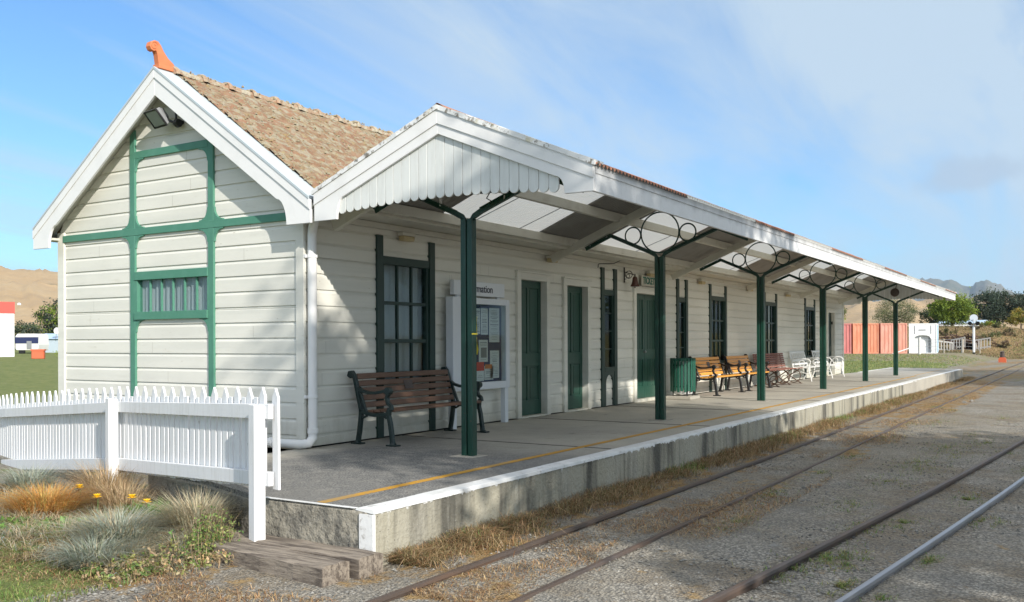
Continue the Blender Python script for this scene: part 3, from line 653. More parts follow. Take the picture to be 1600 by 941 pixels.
def gable_ub(z):
    zr = RZ - 0.12
    if z < 3.06: return (YF + 0.01, YB - 0.01)
    h = (zr - z) / SL
    return (max(YF + 0.01, RY - h), min(YB - 0.01, RY + h)) if h > 0 else (RY, RY)
WIN = [  # opening x0,x1,z0,z1, columns, rows, outer batten spans
    (8.94, 9.90, 1.06, 2.66, 3, 3), (20.82, 21.79, 1.06, 2.645, 3, 3), (25.12, 26.12, 1.06, 2.66, 3, 3), (29.42, 30.48, 1.06, 2.655, 3, 3)]
NARROW = [(15.17, 15.57, 1.03, 2.53), (18.80, 19.18, 1.03, 2.53)]
DOORS = [(12.22, 13.02, 0.42, 2.55), (13.71, 14.47, 0.42, 2.535), (16.54, 17.78, 0.45, 2.525), (32.30, 33.22, 0.42, 2.55)]
ops_front = [w[:4] for w in WIN] + NARROW + DOORS
weatherwall('x', YF, 1, lambda z: (XW + 0.01, XE - 0.01), 0.415, 3.14, ops_front).build('wall', [CREAM, SEAM], STA)
EW = (8.97, 10.335, 1.985, 2.395)
weatherwall('y', XW, 1, gable_ub, 0.38, RZ - 0.13, [EW]).build('wall', [CREAM, SEAM], STA)
weatherwall('y', XE, -1, gable_ub, 0.38, RZ - 0.13, []).build('wall', [CREAM, SEAM], STA)
weatherwall('x', YB, -1, lambda z: (XW + 0.01, XE - 0.01), 0.1, 3.14, []).build('wall', [CREAM, SEAM], STA)
# inside: floor and a dim partition behind the windows
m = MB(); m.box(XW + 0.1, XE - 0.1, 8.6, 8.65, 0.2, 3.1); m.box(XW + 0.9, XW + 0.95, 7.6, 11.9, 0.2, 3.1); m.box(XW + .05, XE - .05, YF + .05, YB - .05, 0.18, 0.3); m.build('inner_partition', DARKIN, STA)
def corner(x0, x1, y0, y1, z0=0.38, z1=3.1):
    m = MB(); m.box(x0, x1, y0, y1, z0, z1); m.build('corner_board', CREAM, STA, bevel=0.004)
corner(XW - 0.022, XW + 0.012, YF - 0.018, YF + 0.105); corner(XW - 0.022, XW + 0.012, YB - 0.125, YB + 0.02, 0.1)
corner(XE - 0.012, XE + 0.02, YF - 0.018, YF + 0.105); corner(XE - 0.125, XE - 0.014, YF - 0.02, YF + 0.012)
m = MB(); m.box(XE - 0.35, XE - 0.13, YF - 0.022, YF - 0.002, 0.40, 0.85); m.build('base_board', WHITE, STA)
# green timbers on the gable end
XB = XW - 0.028
def fillet(cu, cz, su, sz, r):
    """concave bracket with its square corner at (cu, cz), arms r along su and sz"""
    pts = [(0, 0), (r, 0), (r, r * 0.10), (r * 0.92, r * 0.10)]
    for k in range(7):
        t = math.pi / 2 * k / 6; pts.append((r * 0.92 - r * 0.82 * math.sin(t), r * 0.10 + r * 0.82 * (1 - math.cos(t))))
    pts += [(r * 0.10, r), (0, r)]
    return [(cu + su * u, cz + sz * v) for u, v in pts]
VA, VB = (10.345, 10.44), (8.87, 8.965)
def gable_timbers():
    def vert(y0, y1, brs):
        m = MB(); zt = lambda y: RZ - 0.13 - SL * abs(y - RY) - 0.02
        m.prism([(y0, 0.38), (y1, 0.38), (y1, zt(y1)), (y0, zt(y0))], 'x', XB, XW + 0.008)
        for b in brs: m.prism(fillet(*b), 'x', XB + 0.002, XW + 0.006)
        m.build('vertical_batten', GREEN_L, STA, bevel=0.003)
    r = 0.165
    e = 0.001
    vert(*VA, [(VA[1] - e, 3.054, 1, 1, r), (VA[0] + e, 3.054, -1, 1, r), (VA[1] - e, 2.966, 1, -1, r), (VA[0] + e, 2.966, -1, -1, r), (VA[0] + e, 3.946, -1, -1, r), (VA[0] + e, 1.892, -1, -1, r)])
    vert(*VB, [(VB[0] + e, 3.054, -1, 1, r), (VB[1] - e, 3.054, 1, 1, r), (VB[0] + e, 2.966, -1, -1, r), (VB[1] - e, 2.966, 1, -1, r), (VB[1] - e, 3.946, 1, -1, r), (VB[1] - e, 1.892, 1, -1, r)])
    def hor(y0, y1, z0, z1, x=0.003):
        m = MB(); m.box(XB - x, XW + 0.01, y0, y1, z0, z1); m.build('horizontal_batten', GREEN_L, STA, bevel=0.003)
    hor(YF + 0.10, YB - 0.11, 2.965, 3.055); hor(VB[1], VA[0], 3.945, 4.035, 0.001)
    # the strip window
    m = MB(); m.box(XB - 0.012, XW + 0.05, VB[1], VA[0], 2.39, 2.495); m.box(XB - 0.02, XW + 0.05, VB[1] - 0.0, VA[0] + 0.0, 1.885, 1.985)
    m.box(XB, XW + 0.06, VB[1], VB[1] + 0.02, 1.985, 2.39); m.box(XB, XW + 0.06, VA[0] - 0.045, VA[0], 1.985, 2.39)
    y0, y1 = VB[1] + 0.02, VA[0] - 0.045
    for k in range(1, 6):
        y = y0 + (y1 - y0) * k / 6; m.box(XW - 0.006, XW + 0.022, y - 0.011, y + 0.011, 1.985, 2.39)
    w = m.build('window', GREEN_L, STA, bevel=0.003)
    m = MB(); m.box(XW + 0.018, XW + 0.021, y0, y1, 1.985, 2.39); m.build('pane', GLASS, w)
    curtain(w, 'y', XW + 0.055, y0 - 0.02, y1 + 0.02, 1.96, 2.42, 46, 0.012)
def curtain(parent, axis, plane, u0, u1, z0, z1, n, amp, gaps=()):
    m = MB(); v = []; f = []
    for i in range(n + 1):
        u = u0 + (u1 - u0) * i / n
        for z, k in ((z0, 1.0), ((z0 + z1) / 2, 0.9), (z1, 0.7)):
            d = amp * k * (math.sin(i * 1.9) + 0.7 * math.sin(i * 0.83 + 1) + 0.5 * math.sin(i * 3.1 + z))
            v.append((plane + d, u, z) if axis == 'y' else (u, plane + d, z))
    for i in range(n):
        uc = u0 + (u1 - u0) * (i + .5) / n
        if any(a < uc < b for a, b in gaps): continue
        for k in range(2): f.append((3 * i + k, 3 * i + 3 + k, 3 * i + 4 + k, 3 * i + 1 + k))
    m.add(v, f); m.build('curtain', CURT, parent, smooth=True)
gable_timbers()
def front_window(x0, x1, z0, z1, cols, rows, gaps):
    m = MB(); t = 0.045
    m.box(x0, x1, YF - 0.022, YF + 0.07, z1 - 0.10, z1); m.box(x0 - 0.01, x1 + 0.01, YF - 0.045, YF + 0.07, z0, z0 + 0.06)
    m.box(x0, x0 + t, YF - 0.004, YF + 0.07, z0 + 0.06, z1 - 0.10); m.box(x1 - t, x1, YF - 0.004, YF + 0.07, z0 + 0.06, z1 - 0.10)
    a0, a1, b0, b1 = x0 + t, x1 - t, z0 + 0.06, z1 - 0.10
    for k in range(1, cols):
        x = a0 + (a1 - a0) * k / cols; m.box(x - 0.014, x + 0.014, YF + 0.012, YF + 0.052, b0, b1)
    for k in range(1, rows):
        z = b0 + (b1 - b0) * k / rows; h = 0.024 if k == 1 else 0.020; m.box(a0, a1, YF + 0.008, YF + 0.056, z - h, z + h)
    w = m.build('window', GREEN_D, STA, bevel=0.003)
    m = MB(); m.box(a0, a1, YF + 0.034, YF + 0.038, b0, b1); m.build('pane', GLASS, w)
    curtain(w, 'x', YF + 0.13, x0 - 0.03, x1 + 0.03, z0 - 0.02, z1 + 0.02, 40, 0.014, gaps)
    for a, b in ((x0 - 0.115, x0), (x1, x1 + 0.115)):
        m = MB(); m.box(a, b, YF - 0.03, YF + 0.02, 0.41, 2.91); m.build('batten', GREEN_D, STA, bevel=0.004)
for i, w in enumerate(WIN):
    gp = [[(9.36, 9.40)], [(21.0, 21.75)], [(25.2, 25.9)], [(29.5, 30.45)]][i]
    front_window(*w, gp)
def narrow_window(x0, x1, z0, z1):
    m = MB(); t = 0.035
    m.box(x0, x1, YF - 0.018, YF + 0.06, z1 - 0.10, z1); m.box(x0, x1, YF - 0.03, YF + 0.06, z0, z0 + 0.09)
    m.box(x0, x0 + t, YF - 0.004, YF + 0.06, z0 + 0.09, z1 - 0.1); m.box(x1 - t, x1, YF - 0.004, YF + 0.06, z0 + 0.09, z1 - 0.1)
    for k in range(1, 4):
        z = z0 + 0.09 + (z1 - z0 - 0.19) * k / 4; m.box(x0 + t, x1 - t, YF + 0.012, YF + 0.05, z - 0.012, z + 0.012)
    w = m.build('window', GREEN_D, STA, bevel=0.003)
    m = MB(); m.box(x0 + t, x1 - t, YF + 0.03, YF + 0.034, z0 + 0.09, z1 - 0.1); m.build('pane', GLASS, w)
    for a, b in ((x0 - 0.125, x0), (x1, x1 + 0.125)):
        m = MB(); m.box(a, b, YF - 0.03, YF + 0.02, 0.41, 2.925); m.build('batten', GREEN_D, STA, bevel=0.004)
    # green arched surround below the glass
    m = MB(); c = (x0 + x1) / 2; r = (x1 - x0) / 2 - 0.05; pts = [(x0, 0.42), (x0, 1.03), (x1, 1.03), (x1, 0.42), (c + r, 0.42), (c + r, 0.82)]
    for k in range(9):
        t_ = math.pi * k / 8; pts.append((c + r * math.cos(t_), 0.82 + 0.16 * math.sin(t_)))
    pts += [(c - r, 0.82), (c - r, 0.42)]
    m.prism(pts, 'y', YF - 0.022, YF + 0.016); m.build('arched_panel', GREEN_D, STA)
for w in NARROW: narrow_window(*w)
def door(x0, x1, z0, z1, leaves=1, material=GREEN_DOOR, hinge=False):
    m = MB(); yl = YF + 0.075
    n = leaves; wd = (x1 - x0) / n
    for i in range(n):
        a, b = x0 + i * wd + 0.004, x0 + (i + 1) * wd - 0.004
        m.box(a, b, yl + 0.012, yl + 0.05, z0 + 0.01, z1)
        st = 0.085 if n == 1 else 0.075; mid = (a + b) / 2
        for u0, u1 in ((a, a + st), (b - st, b)): m.box(u0, u1, yl - 0.004, yl + 0.013, z0 + 0.01, z1)
        for v0, v1 in ((z0 + 0.01, z0 + 0.24), (z0 + 0.78, z0 + 0.98), (z1 - 0.11, z1)): m.box(a + st, b - st, yl - 0.0035, yl + 0.0135, v0, v1)
        if n == 1:
            for v0, v1 in ((z0 + 0.24, z0 + 0.78), (z0 + 0.98, z1 - 0.11)): m.box(mid - 0.04, mid + 0.04, yl - 0.003, yl + 0.014, v0, v1)
            for u0, u1 in ((a + st + .02, mid - .06), (mid + .06, b - st - .02)):
                m.box(u0, u1, yl + 0.002, yl + 0.0145, z0 + 0.27, z0 + 0.75); m.box(u0, u1, yl + 0.002, yl + 0.0145, z0 + 1.01, z1 - 0.14)
        else:
            for k in range(1, 4): m.box(a + st + (b - a - 2 * st) * k / 4 - 0.006, a + st + (b - a - 2 * st) * k / 4 + 0.006, yl + 0.006, yl + 0.0145, z0 + 0.24, z1 - 0.11)
    d = m.build('door', material, STA, bevel=0.003)
    m = MB(); hx = x0 + 0.06 if n == 1 else (x0 + x1) / 2 - 0.05
    m.lathe([(0.0, -0.06), (0.022, -0.055), (0.026, -0.04), (0.012, -0.03), (0.012, 0.0)], (hx, yl - 0.004, z0 + 0.93), 10, 'y'); m.build('handle', GREYM, d, smooth=True)
    if hinge:
        for z in (z0 + .4, z1 - .35): MB().box(x1 - 0.02, x1 + 0.06, yl - 0.05, yl - 0.008, z - .05, z + .05).build('hinge', BLK, d)
    m = MB(); j = 0.11; pr = YF - 0.045
    for a, b in ((x0 - j, x0), (x1, x1 + j)): m.box(a, b, pr, YF + 0.13, 0.405, z1 + 0.11)
    m.box(x0, x1, pr + 0.002, YF + 0.13, z1, z1 + 0.108); m.box(x0 - j - 0.02, x1 + j + 0.02, pr - 0.02, YF + 0.01, z1 + 0.108, z1 + 0.135)
    m.box(x0, x1, YF - 0.03, YF + 0.13, 0.395, z0 + 0.005)
    m.build('door_frame', CREAM, STA, bevel=0.004)
door(*DOORS[0]); door(*DOORS[1]); door(*DOORS[2], leaves=2); door(*DOORS[3], material=GREEN_D, hinge=True)

# roof: tiles, verge flashing, ridge, barge boards, finial, downpipe
XT0, XT1, XV = 7.62, 34.78, 7.35
def tiles(side):
    m = MB(); nx = int((XT1 - XT0) / 0.06); v = []; f = []
    L_ = 2.62 if side > 0 else 2.66                   # horizontal run
    course = 0.185; rows = []
    s = 0.0
    while s < L_ + 0.02:
        rows += [(s, 0.036), (s + 0.06, 0.031), (s + course - 0.02, 0.016), (s + course - 0.004, 0.012)]; s += course
    rows = [q for q in rows if q[0] <= L_]
    for r_, h in rows:
        for i in range(nx + 1):
            x = XT0 + (XT1 - XT0) * i / nx; k = int(r_ / course + 0.001)
            ph = (x / 0.215 + 0.5 * (k % 2)) * 2 * math.pi
            w = 0.010 * math.cos(ph) + 0.005 * math.cos(2 * ph) + 0.004 * ns(x * 7, r_ * 9, side) + 0.008 * ns(x * 2.1, k * 3.7, side + 3)
            rr = max(0.0, r_ + 0.008 * ns(x * 4.6, k * 1.9, 5) if h > 0.033 or h < 0.014 else r_)
            v.append((x, RY - side * rr, RZ + 0.01 - SL * rr + h + w))
    n1 = nx + 1
    for j in range(len(rows) - 1):
        for i in range(nx): f.append((j * n1 + i, j * n1 + i + 1, (j + 1) * n1 + i + 1, (j + 1) * n1 + i))
    m.add(v, f); m.rows = [1.0 if h > 0.033 else (0.55 if h > 0.028 else 0.0) for _, h in rows]; m.n1 = n1; return m
def roof_part(side):
    mb = tiles(side); o = mb.build('roof', TILE, STA)
    a = o.data.attributes.new('butt', 'FLOAT', 'POINT'); a.data.foreach_set('value', [q for q in mb.rows for _ in range(mb.n1)]); return o
roof = roof_part(1); roof_part(-1)
m = MB()
x = XT0 - 0.05
k = 0
while x < XT1 - 0.3:
    pts = []; r0 = 0.085
    a = [(x + 0.01, 0.070), (x + 0.05, 0.080), (x + 0.12, 0.062), (x + 0.36, 0.056), (x + 0.43, 0.060)]
    vs_ = []; fs = []
    for xi, r_ in a:
        for q in range(9):
            t = math.pi * q / 8; jj = 1 + 0.10 * ns(xi * 9, q, k)
            vs_.append((xi, RY + 1.7 * r_ * jj * math.cos(t), RZ - 0.03 + 1.5 * r_ * jj * math.sin(t)))
    for i in range(len(a) - 1):
        for q in range(8): fs.append((i * 9 + q, i * 9 + q + 1, (i + 1) * 9 + q + 1, (i + 1) * 9 + q))
    fs += [tuple(range(9)), tuple(range(36, 45))]
    m.add(vs_, fs); x += 0.42; k += 1
m.build('ridge_cap', RIDGE, roof)
# lichen cushions on the part of the roof in view
m = MB()
for i in range(1900):
    x = XT0 + (rng.random() ** 1.3) * 8; s = rng.random() * 2.58; r_ = rng.uniform(0.006, 0.02)
    c = (x, RY - s, RZ + 0.035 - SL * s + 0.01); h = rng.uniform(0.4, 0.9)
    m.lathe([(0.001, r_ * h), (r_ * .7, r_ * h * .6), (r_ * (1 + .2 * rng.random()), -0.01)], c, 6)
for i in range(420):
    x = XT0 - 0.02 + rng.random() * 9; r_ = rng.uniform(0.008, 0.024)
    m.lathe([(0.001, r_ * .9), (r_ * .7, r_ * .5), (r_, -0.01)], (x, RY - rng.uniform(-.05, .10), RZ + 0.052 + rng.uniform(-.03, .008)), 6)
m.build('lichen', LICHEN, roof)
tag(bpy.data.objects['lichen'], kind='stuff')
def verge(x0, x1, name='verge_flashing'):
    m = MB(); t = 0.018; zl = RZ - SL * 2.55
    for sd in (1, -1):
        ye = RY - sd * 2.56; ze = RZ - SL * 2.56
        v = [(x0, RY, RZ + t), (x1, RY, RZ + t), (x1, ye, ze + t), (x0, ye, ze + t), (x0, RY, RZ - .012), (x1, RY, RZ - .012), (x1, ye, ze - .012), (x0, ye, ze - .012)]
        m.add(v, [(0, 1, 2, 3), (4, 7, 6, 5), (0, 3, 7, 4), (1, 5, 6, 2), (2, 6, 7, 3), (0, 4, 5, 1)])
    m.build(name, VERGE, STA)
verge(XV - 0.02, XT0 + 0.03); verge(XT1 - 0.03, 35.0)
def barge_poly(sd, d0=0.0, d1=0.32, yin=2.09, end=2.575, zb=2.875):
    """sd=+1 right (track) side. polygon in (y,z)"""
    P = lambda u, z: (RY - sd * u, z)
    top = lambda u: RZ - SL * u - 0.014
    pts = [P(0, top(0) - d0), P(end, top(end) - d0), P(end, zb)]
    if d1 > 0.2:
        pts += [P(yin + 0.125, zb)]
        zc = top(yin) - d1 + 0.03
        for k in range(1, 7):
            t = math.pi / 2 * k / 6
            pts.append(P(yin + 0.125 - 0.15 * (1 - math.cos(t)) , zb + (zc - zb) * math.sin(t)))
        pts.append(P(0, top(0) - d1))
    return pts
for xa, xb, xc in ((XV, XV + 0.032, XV - 0.014), (34.95, 34.98, 34.995)):
    for sd in (1, -1):
        m = MB(); m.prism(barge_poly(sd), 'x', xa, xb)
        # upper fillet board, slightly proud
        top = lambda u: RZ - SL * u - 0.0145
        m.prism([(RY - sd * 0.0, top(0)), (RY - sd * 2.572, top(2.572)), (RY - sd * 2.572, top(2.572) - 0.105), (RY, top(0) - 0.105)], 'x', min(xa, xc) if xc < xa else xb - 0.001, xa + 0.001 if xc < xa else xc)
        m.build('barge_board', WHITE, STA, bevel=0.003)
# soffit linings of the gable overhang
m = MB()
for sd in (1, -1):
    o = 0.09
    v = [(XV + 0.03, RY, RZ - o), (XW + 0.02, RY, RZ - o), (XW + 0.02, RY - sd * 2.5, RZ - o - SL * 2.5), (XV + 0.03, RY - sd * 2.5, RZ - o - SL * 2.5)]
    v += [(a, b, c - 0.02) for a, b, c in v]
    m.add(v, [(0, 1, 2, 3), (4, 7, 6, 5), (0, 4, 5, 1), (1, 5, 6, 2), (2, 6, 7, 3), (3, 7, 4, 0)])
m.build('soffit', CREAM, STA)
VX0_ = 7.35
m = MB()      # horizontal boxed eaves: track side runs into the valley gutter, rear side
m.box(XV + 0.034, 34.94, 6.975, YF + 0.03, 3.06, 3.085); m.box(VX0_ + 0.06, 34.2, 6.978, 6.995, 3.086, 3.185); m.box(XV + 0.034, 34.94, YB - 0.02, 12.22, 3.0, 3.03); m.box(XV + 0.034, 34.94, 12.2, 12.23, 3.0, 3.12)
m.build('eaves', RAFT, STA)
def finial():
    m = MB(); w = 0.085; y = RY
    prof = [(7.64, 4.985), (7.60, 5.05), (7.52, 5.10), (7.455, 5.17), (7.415, 5.235), (7.375, 5.272), (7.325, 5.275), (7.275, 5.245), (7.255, 5.19), (7.275, 5.15), (7.315, 5.14), (7.345, 5.155), (7.362, 5.12), (7.372, 5.06), (7.385, 4.98)]
    m.prism(prof, 'y', y - w / 2, y + w / 2)
    for sd in (-1, 1):
        pts = []
        for k in range(22):
            t = k / 21 * 2.4 * math.pi + 0.4; r_ = 0.058 * (1 - k / 27)
            pts.append((7.318 + r_ * math.cos(t), y + sd * (w / 2 + 0.001), 5.205 + r_ * math.sin(t)))
        m.tube(pts, 0.009, 6)
    m.box(7.37, 7.66, y - 0.06, y + 0.06, 4.95, 5.0)
    return m.build('finial', TERRA, STA, bevel=0.012)
finial()
def downpipe():
    m = MB(); r_ = 0.052; y = YF - 0.075; x = XW + 0.055
    m.tube([(7.50, 7.12, 3.04), (7.53, 7.18, 2.98), (x - 0.01, y - 0.02, 2.86), (x, y, 2.79), (x, y, 2.6), (x, y, 1.2), (x, y, 0.60), (x - 0.005, y + 0.0, 0.52), (x - 0.05, y + 0.015, 0.462), (x - 0.13, y + 0.06, 0.455), (XW - 0.085, YF + 0.16, 0.455), (XW - 0.085, YF + 1.3, 0.45)], r_, 14)
    d = m.build('downpipe', PLW, STA, smooth=True)
    for z in (2.55, 0.98):
        m = MB(); m.lathe([(0.054, -0.02), (0.060, -0.018), (0.060, 0.018), (0.054, 0.02)], (x, y, z), 14); m.box(x - 0.075, x + 0.075, y + 0.035, YF + 0.0, z - 0.018, z + 0.018); m.build('pipe_bracket', PLW, d)
    m = MB(); m.lathe([(0.053, -0.03), (0.061, -0.028), (0.061, 0.028), (0.053, 0.03)], (x, y, 0.60), 14); m.build('pipe_collar', PLW, d)
    m = MB(); m.lathe([(0.053, -0.03), (0.061, -0.028), (0.061, 0.028), (0.053, 0.03)], (XW - 0.085, YF + 0.42, 0.455), 14, 'y'); m.build('pipe_collar', PLW, d)
downpipe()

# ------------------------------------------------------------------ the platform verandah
VX0, VX1 = 7.35, 34.25
VY, VZ, VS = 5.39, 3.88, 0.42
YL, YR = 7.03, 3.70
VER = thing('platform_verandah', 'open gabled verandah on green iron posts with scalloped end valance', 'verandah', (7.95, 5.44, 0.4))
vz = lambda y: VZ - VS * abs(y - VY)
def roof_sheet(x0, x1, mats, name, amp=0.016, thick=True):
    m = MB(); per = 0.076; n = int((x1 - x0) / per * 6); step = (x1 - x0) / n
    for ya, yb in ((VY, YL + 0.03), (VY, YR - 0.045)):
        v = []; f = []
        ysl = [ya, (ya + yb) / 2, yb]
        for lay, mi in ((0.0, 0), (-0.006, 1)):
            if lay and not thick: continue
            o = len(v)
            for i in range(n + 1):
                x = x0 + step * i; w = amp * math.cos(2 * math.pi * x / per)
                for y in ysl: v.append((x, y, vz(y) + w + lay))
            fs = [(o + 3 * i + k, o + 3 * i + 3 + k, o + 3 * i + 4 + k, o + 3 * i + 1 + k) for i in range(n) for k in range(2)]
            m.cur = mi; mo = len(m.v)
            f.append((fs, mi))
        base = len(m.v); m.v += v
        for fs, mi in f:
            for q in fs: m.f.append(tuple(i + base for i in q)); m.m.append(mi)
    return m.build(name, mats, VER)
sheets = [(VX0 + 0.0, 9.55, 0), (9.55, 12.0, 1), (12.0, 13.9, 0), (13.9, 16.3, 1), (16.3, 18.9, 0), (18.9, 21.2, 1), (21.2, 24.1, 0), (24.1, 26.3, 1), (26.3, 29.2, 0), (29.2, 31.4, 1), (31.4, VX1, 0)]
for a, b, c in sheets:
    if c: roof_sheet(a, b, [CLEAR, CLEAR], 'clear_roof_sheet', thick=False)
    else: roof_sheet(a, b, [RUST, GALV], 'roof_sheet')
m = MB()      # ridge capping, terracotta coloured
n = 130
v = []; f = []
for i in range(n + 1):
    x = VX0 - 0.01 + (VX1 + 0.02 - VX0) * i / n
    for y, z in ((VY - 0.14, vz(VY - 0.14) + 0.014), (VY - 0.05, VZ + 0.02), (VY, VZ + 0.045), (VY + 0.05, VZ + 0.02), (VY + 0.14, vz(VY + .14) + 0.014)): v.append((x, y, z + 0.006 * ns(x * 3, y * 9)))
for i in range(n):
    for k in range(4): f.append((5 * i + k, 5 * i + 5 + k, 5 * i + 6 + k, 5 * i + 1 + k))
m.add(v, f); m.build('ridge_cap', RUST, VER)
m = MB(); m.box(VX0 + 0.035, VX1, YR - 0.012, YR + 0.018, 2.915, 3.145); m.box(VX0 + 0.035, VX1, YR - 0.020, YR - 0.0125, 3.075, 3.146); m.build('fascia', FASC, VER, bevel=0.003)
def vbarge(sd, xa, xb, xc):
    end = (VY - YR + 0.012) if sd > 0 else (YL - VY)
    yin = 1.31 if sd > 0 else 1.22
    P = lambda u, z: (VY - sd * u, z); top = lambda u: VZ - VS * u + 0.0
    zb = 2.915 if sd > 0 else 2.885
    pts = [P(0, top(0)), P(end, top(end)), P(end, zb), P(yin + 0.10, zb)]
    zc = top(yin) - 0.245
    for k in range(1, 7):
        t = math.pi / 2 * k / 6; pts.append(P(yin + 0.10 - 0.10 * (1 - math.cos(t)), zb + (zc - zb) * math.sin(t)))
    pts.append(P(0, top(0) - 0.255))
    m = MB(); m.prism(pts, 'x', xa, xb)
    hi = [P(0, top(0) + 0.001), P(end - .002, top(end) + 0.001), P(end - .002, top(end) - 0.135), P(0, top(0) - 0.155)]
    m.prism(hi, 'x', min(xc, xa + .001), max(xc, xa + .001)) if xc < xa else m.prism(hi, 'x', xb - .001, xc)
    m.build('barge_board', WHITE, VER, bevel=0.003)
    # peeling cover strip on top
    m = MB(); t = 0.03; n = 40; vs_ = []; fs = []
    for i in range(n + 1):
        u = (end + 0.02) * i / n; j = 0.008 * ns(u * 9, sd); h = t + 0.010 * ns(u * 14, sd * 3)
        vs_ += [(*[min(xc, xa) - 0.014 + j], *P(u, top(u) - 0.018)), (min(xc, xa) - 0.012 + j, *P(u, top(u) + h)), (max(xb, xc) + 0.13, *P(u, top(u) + h + .004)), (max(xb, xc) + 0.13, *P(u, top(u) + 0.012))]
    for i in range(n):
        for k in range(4): fs.append((4 * i + k, 4 * i + 4 + k, 4 * i + 4 + (k + 1) % 4, 4 * i + (k + 1) % 4))
    fs += [(0, 1, 2, 3), tuple(4 * n + k for k in (3, 2, 1, 0))]
    m.add(vs_, fs); m.build('cover_strip', PEEL, VER)
for sd in (1, -1):
    vbarge(sd, VX0, VX0 + 0.03, VX0 - 0.014); vbarge(sd, VX1 - 0.03, VX1, VX1 + 0.012)
def valance(xa, xb):
    m = MB(); w = 0.1065; y = VY - 1.335; y1 = VY + 1.33; k = 0
    while y < y1:
        a, b = y + 0.002, y + w - 0.002; c = (a + b) / 2; rr = (b - a) / 2
        zb = 2.935 + 0.065 * (1 - ((c - VY) / 1.35) ** 2) + rr
        ta, tb = VZ - VS * abs(a - VY) - 0.16, VZ - VS * abs(b - VY) - 0.16
        pts = [(a, ta), (b, tb), (b, zb)]
        if a < VY < b: pts.insert(1, (VY, VZ - 0.16))
        for q in range(1, 8):
            t = math.pi * q / 8; pts.append((c + rr * math.cos(t), zb - rr * math.sin(t)))
        pts.append((a, zb)); dx = 0.0015 * (k % 2)
        m.prism(pts, 'x', xa + dx, xb + dx); y += w; k += 1
    m.build('valance', WHITE2, VER, bevel=0.0025)
WHITE2 = mat('valance_paint', (0.66, 0.68, 0.66), 0.55, [((0.55, 0.56, 0.53), (1, 6, 1), 3, 0.45, 0.75, 0.6)])
valance(VX0 + 0.033, VX0 + 0.052); valance(VX1 - 0.052, VX1 - 0.033)
# timbers
PX = [7.95 + 5.1 * i for i in range(6)]
for i, x in enumerate(PX):
    for sd, ye in ((1, YR + 0.03), (-1, 7.30)):
        m = MB(); o = 0.195
        m.bar((x, VY - sd * 0.01, VZ - o), (x, ye, VZ - VS * abs(ye - VY) - o + (0.03 if sd < 0 else 0)), 0.065, 0.125); m.build('rafter', RAFT, VER, bevel=0.004)
for y, z, w, h in ((6.12, vz(6.12) - 0.085, 0.07, 0.13), (4.66, vz(4.66) - 0.085, 0.07, 0.13), (VY, VZ - 0.10, 0.05, 0.15), (3.80, vz(3.80) - 0.075, 0.07, 0.11), (6.93, vz(6.93) - 0.075, 0.07, 0.12)):
    m = MB(); m.box(VX0 + 0.06, VX1 - 0.06, y - w / 2, y + w / 2, z - h / 2, z + h / 2); m.build('purlin', RAFT, VER, bevel=0.004)
m = MB(); m.box(XW + 0.02, XE - 0.02, YF - 0.06, YF - 0.014, 2.985, 3.055); m.build('wall_plate', RAFT, VER, bevel=0.004)
m = MB()      # thin tie rods under the clear sheets
for x in (10.1, 11.2, 15.2, 20.3, 25.3): m.tube([(x, 6.1, vz(6.1) - .15), (x + .02, 6.8, vz(6.8) - 0.1)], 0.006, 5); m.tube([(x, 4.9, vz(4.9) - .1), (x + 0.01, 4.3, vz(4.3) - 0.12)], 0.006, 5)
m.build('tie_rod', GREYM, VER)
def post(x, rings):
    y = 5.44; m = MB(); zt = 2.86
    for sd in (-1, 1):
        a, b = sorted((y + sd * 0.012, y + sd * 0.070)); e = y + sd * 0.064
        m.box(x - 0.036, x + 0.036, a, b, 0.401, zt)
        m.box(x - 0.042, x - 0.034, a - 0.002, b + 0.002, 0.402, zt); m.box(x + 0.034, x + 0.042, a - 0.002, b + 0.002, 0.402, zt)
    m.box(x - 0.018, x + 0.018, y - 0.014, y + 0.014, 0.4015, zt - 0.01)
    p = m.build('post', GREEN_P, VER, bevel=0.004)
    for sd in (-1, 1):
        m = MB(); yo = y + sd * 0.042
        o = 0.275
        pk = (VY + sd * 0.86); zk = vz(pk) - o; pe = VY + sd * 1.30; ze = vz(pe) - o
        pts = [(x, yo, zt - 0.02), (x, yo + sd * 0.035, zt + 0.03), (x, yo + sd * 0.12, zt + 0.075), (x, pk, zk - 0.02), (x, pe, ze - 0.02)]
        m.path(pts, 0.014, 0.055, (1, 0, 0))
        m.path([(a, b - 0, c + 0.024) for a, b, c in pts[2:]], 0.07, 0.010, (1, 0, 0))
        m.path([(a, b, c - 0.026) for a, b, c in pts[1:4]], 0.05, 0.008, (1, 0, 0))
        m.build('arm', GREEN_P, p)
        m = MB()
        for q in (0.93, 1.22): m.tube([(x - 0.03, VY + sd * q, vz(VY + sd * q) - o), (x + 0.045, VY + sd * q, vz(VY + sd * q) - o)], 0.014, 8)
        m.build('bolt', GREYM, p)
    if rings:
        for c, z, r_ in ((y, 3.225, 0.305), (y + 0.44, 3.20, 0.128), (y - 0.44, 3.20, 0.128)):
            m = MB(); m.ring((x, c, z), r_, 0.012, 'x', 36, 6); m.build('ring', GREEN_P, p, smooth=True)
    else:
        m = MB()
        for sd in (-1, 1): m.bar((x, VY + sd * 0.42, vz(VY + sd * .42) - 0.12), (x, VY + sd * 0.40, 3.02), 0.035, 0.012, (0, 1, 0))
        m.build('hanger', WHITE, p)
    m = MB(); m.box(x - 0.14, x + 0.14, y - 0.14, y + 0.14, 0.4005, 0.407); m.build('base_pad', CONC, p)
for i, x in enumerate(PX): post(x, 0 < i < 5)

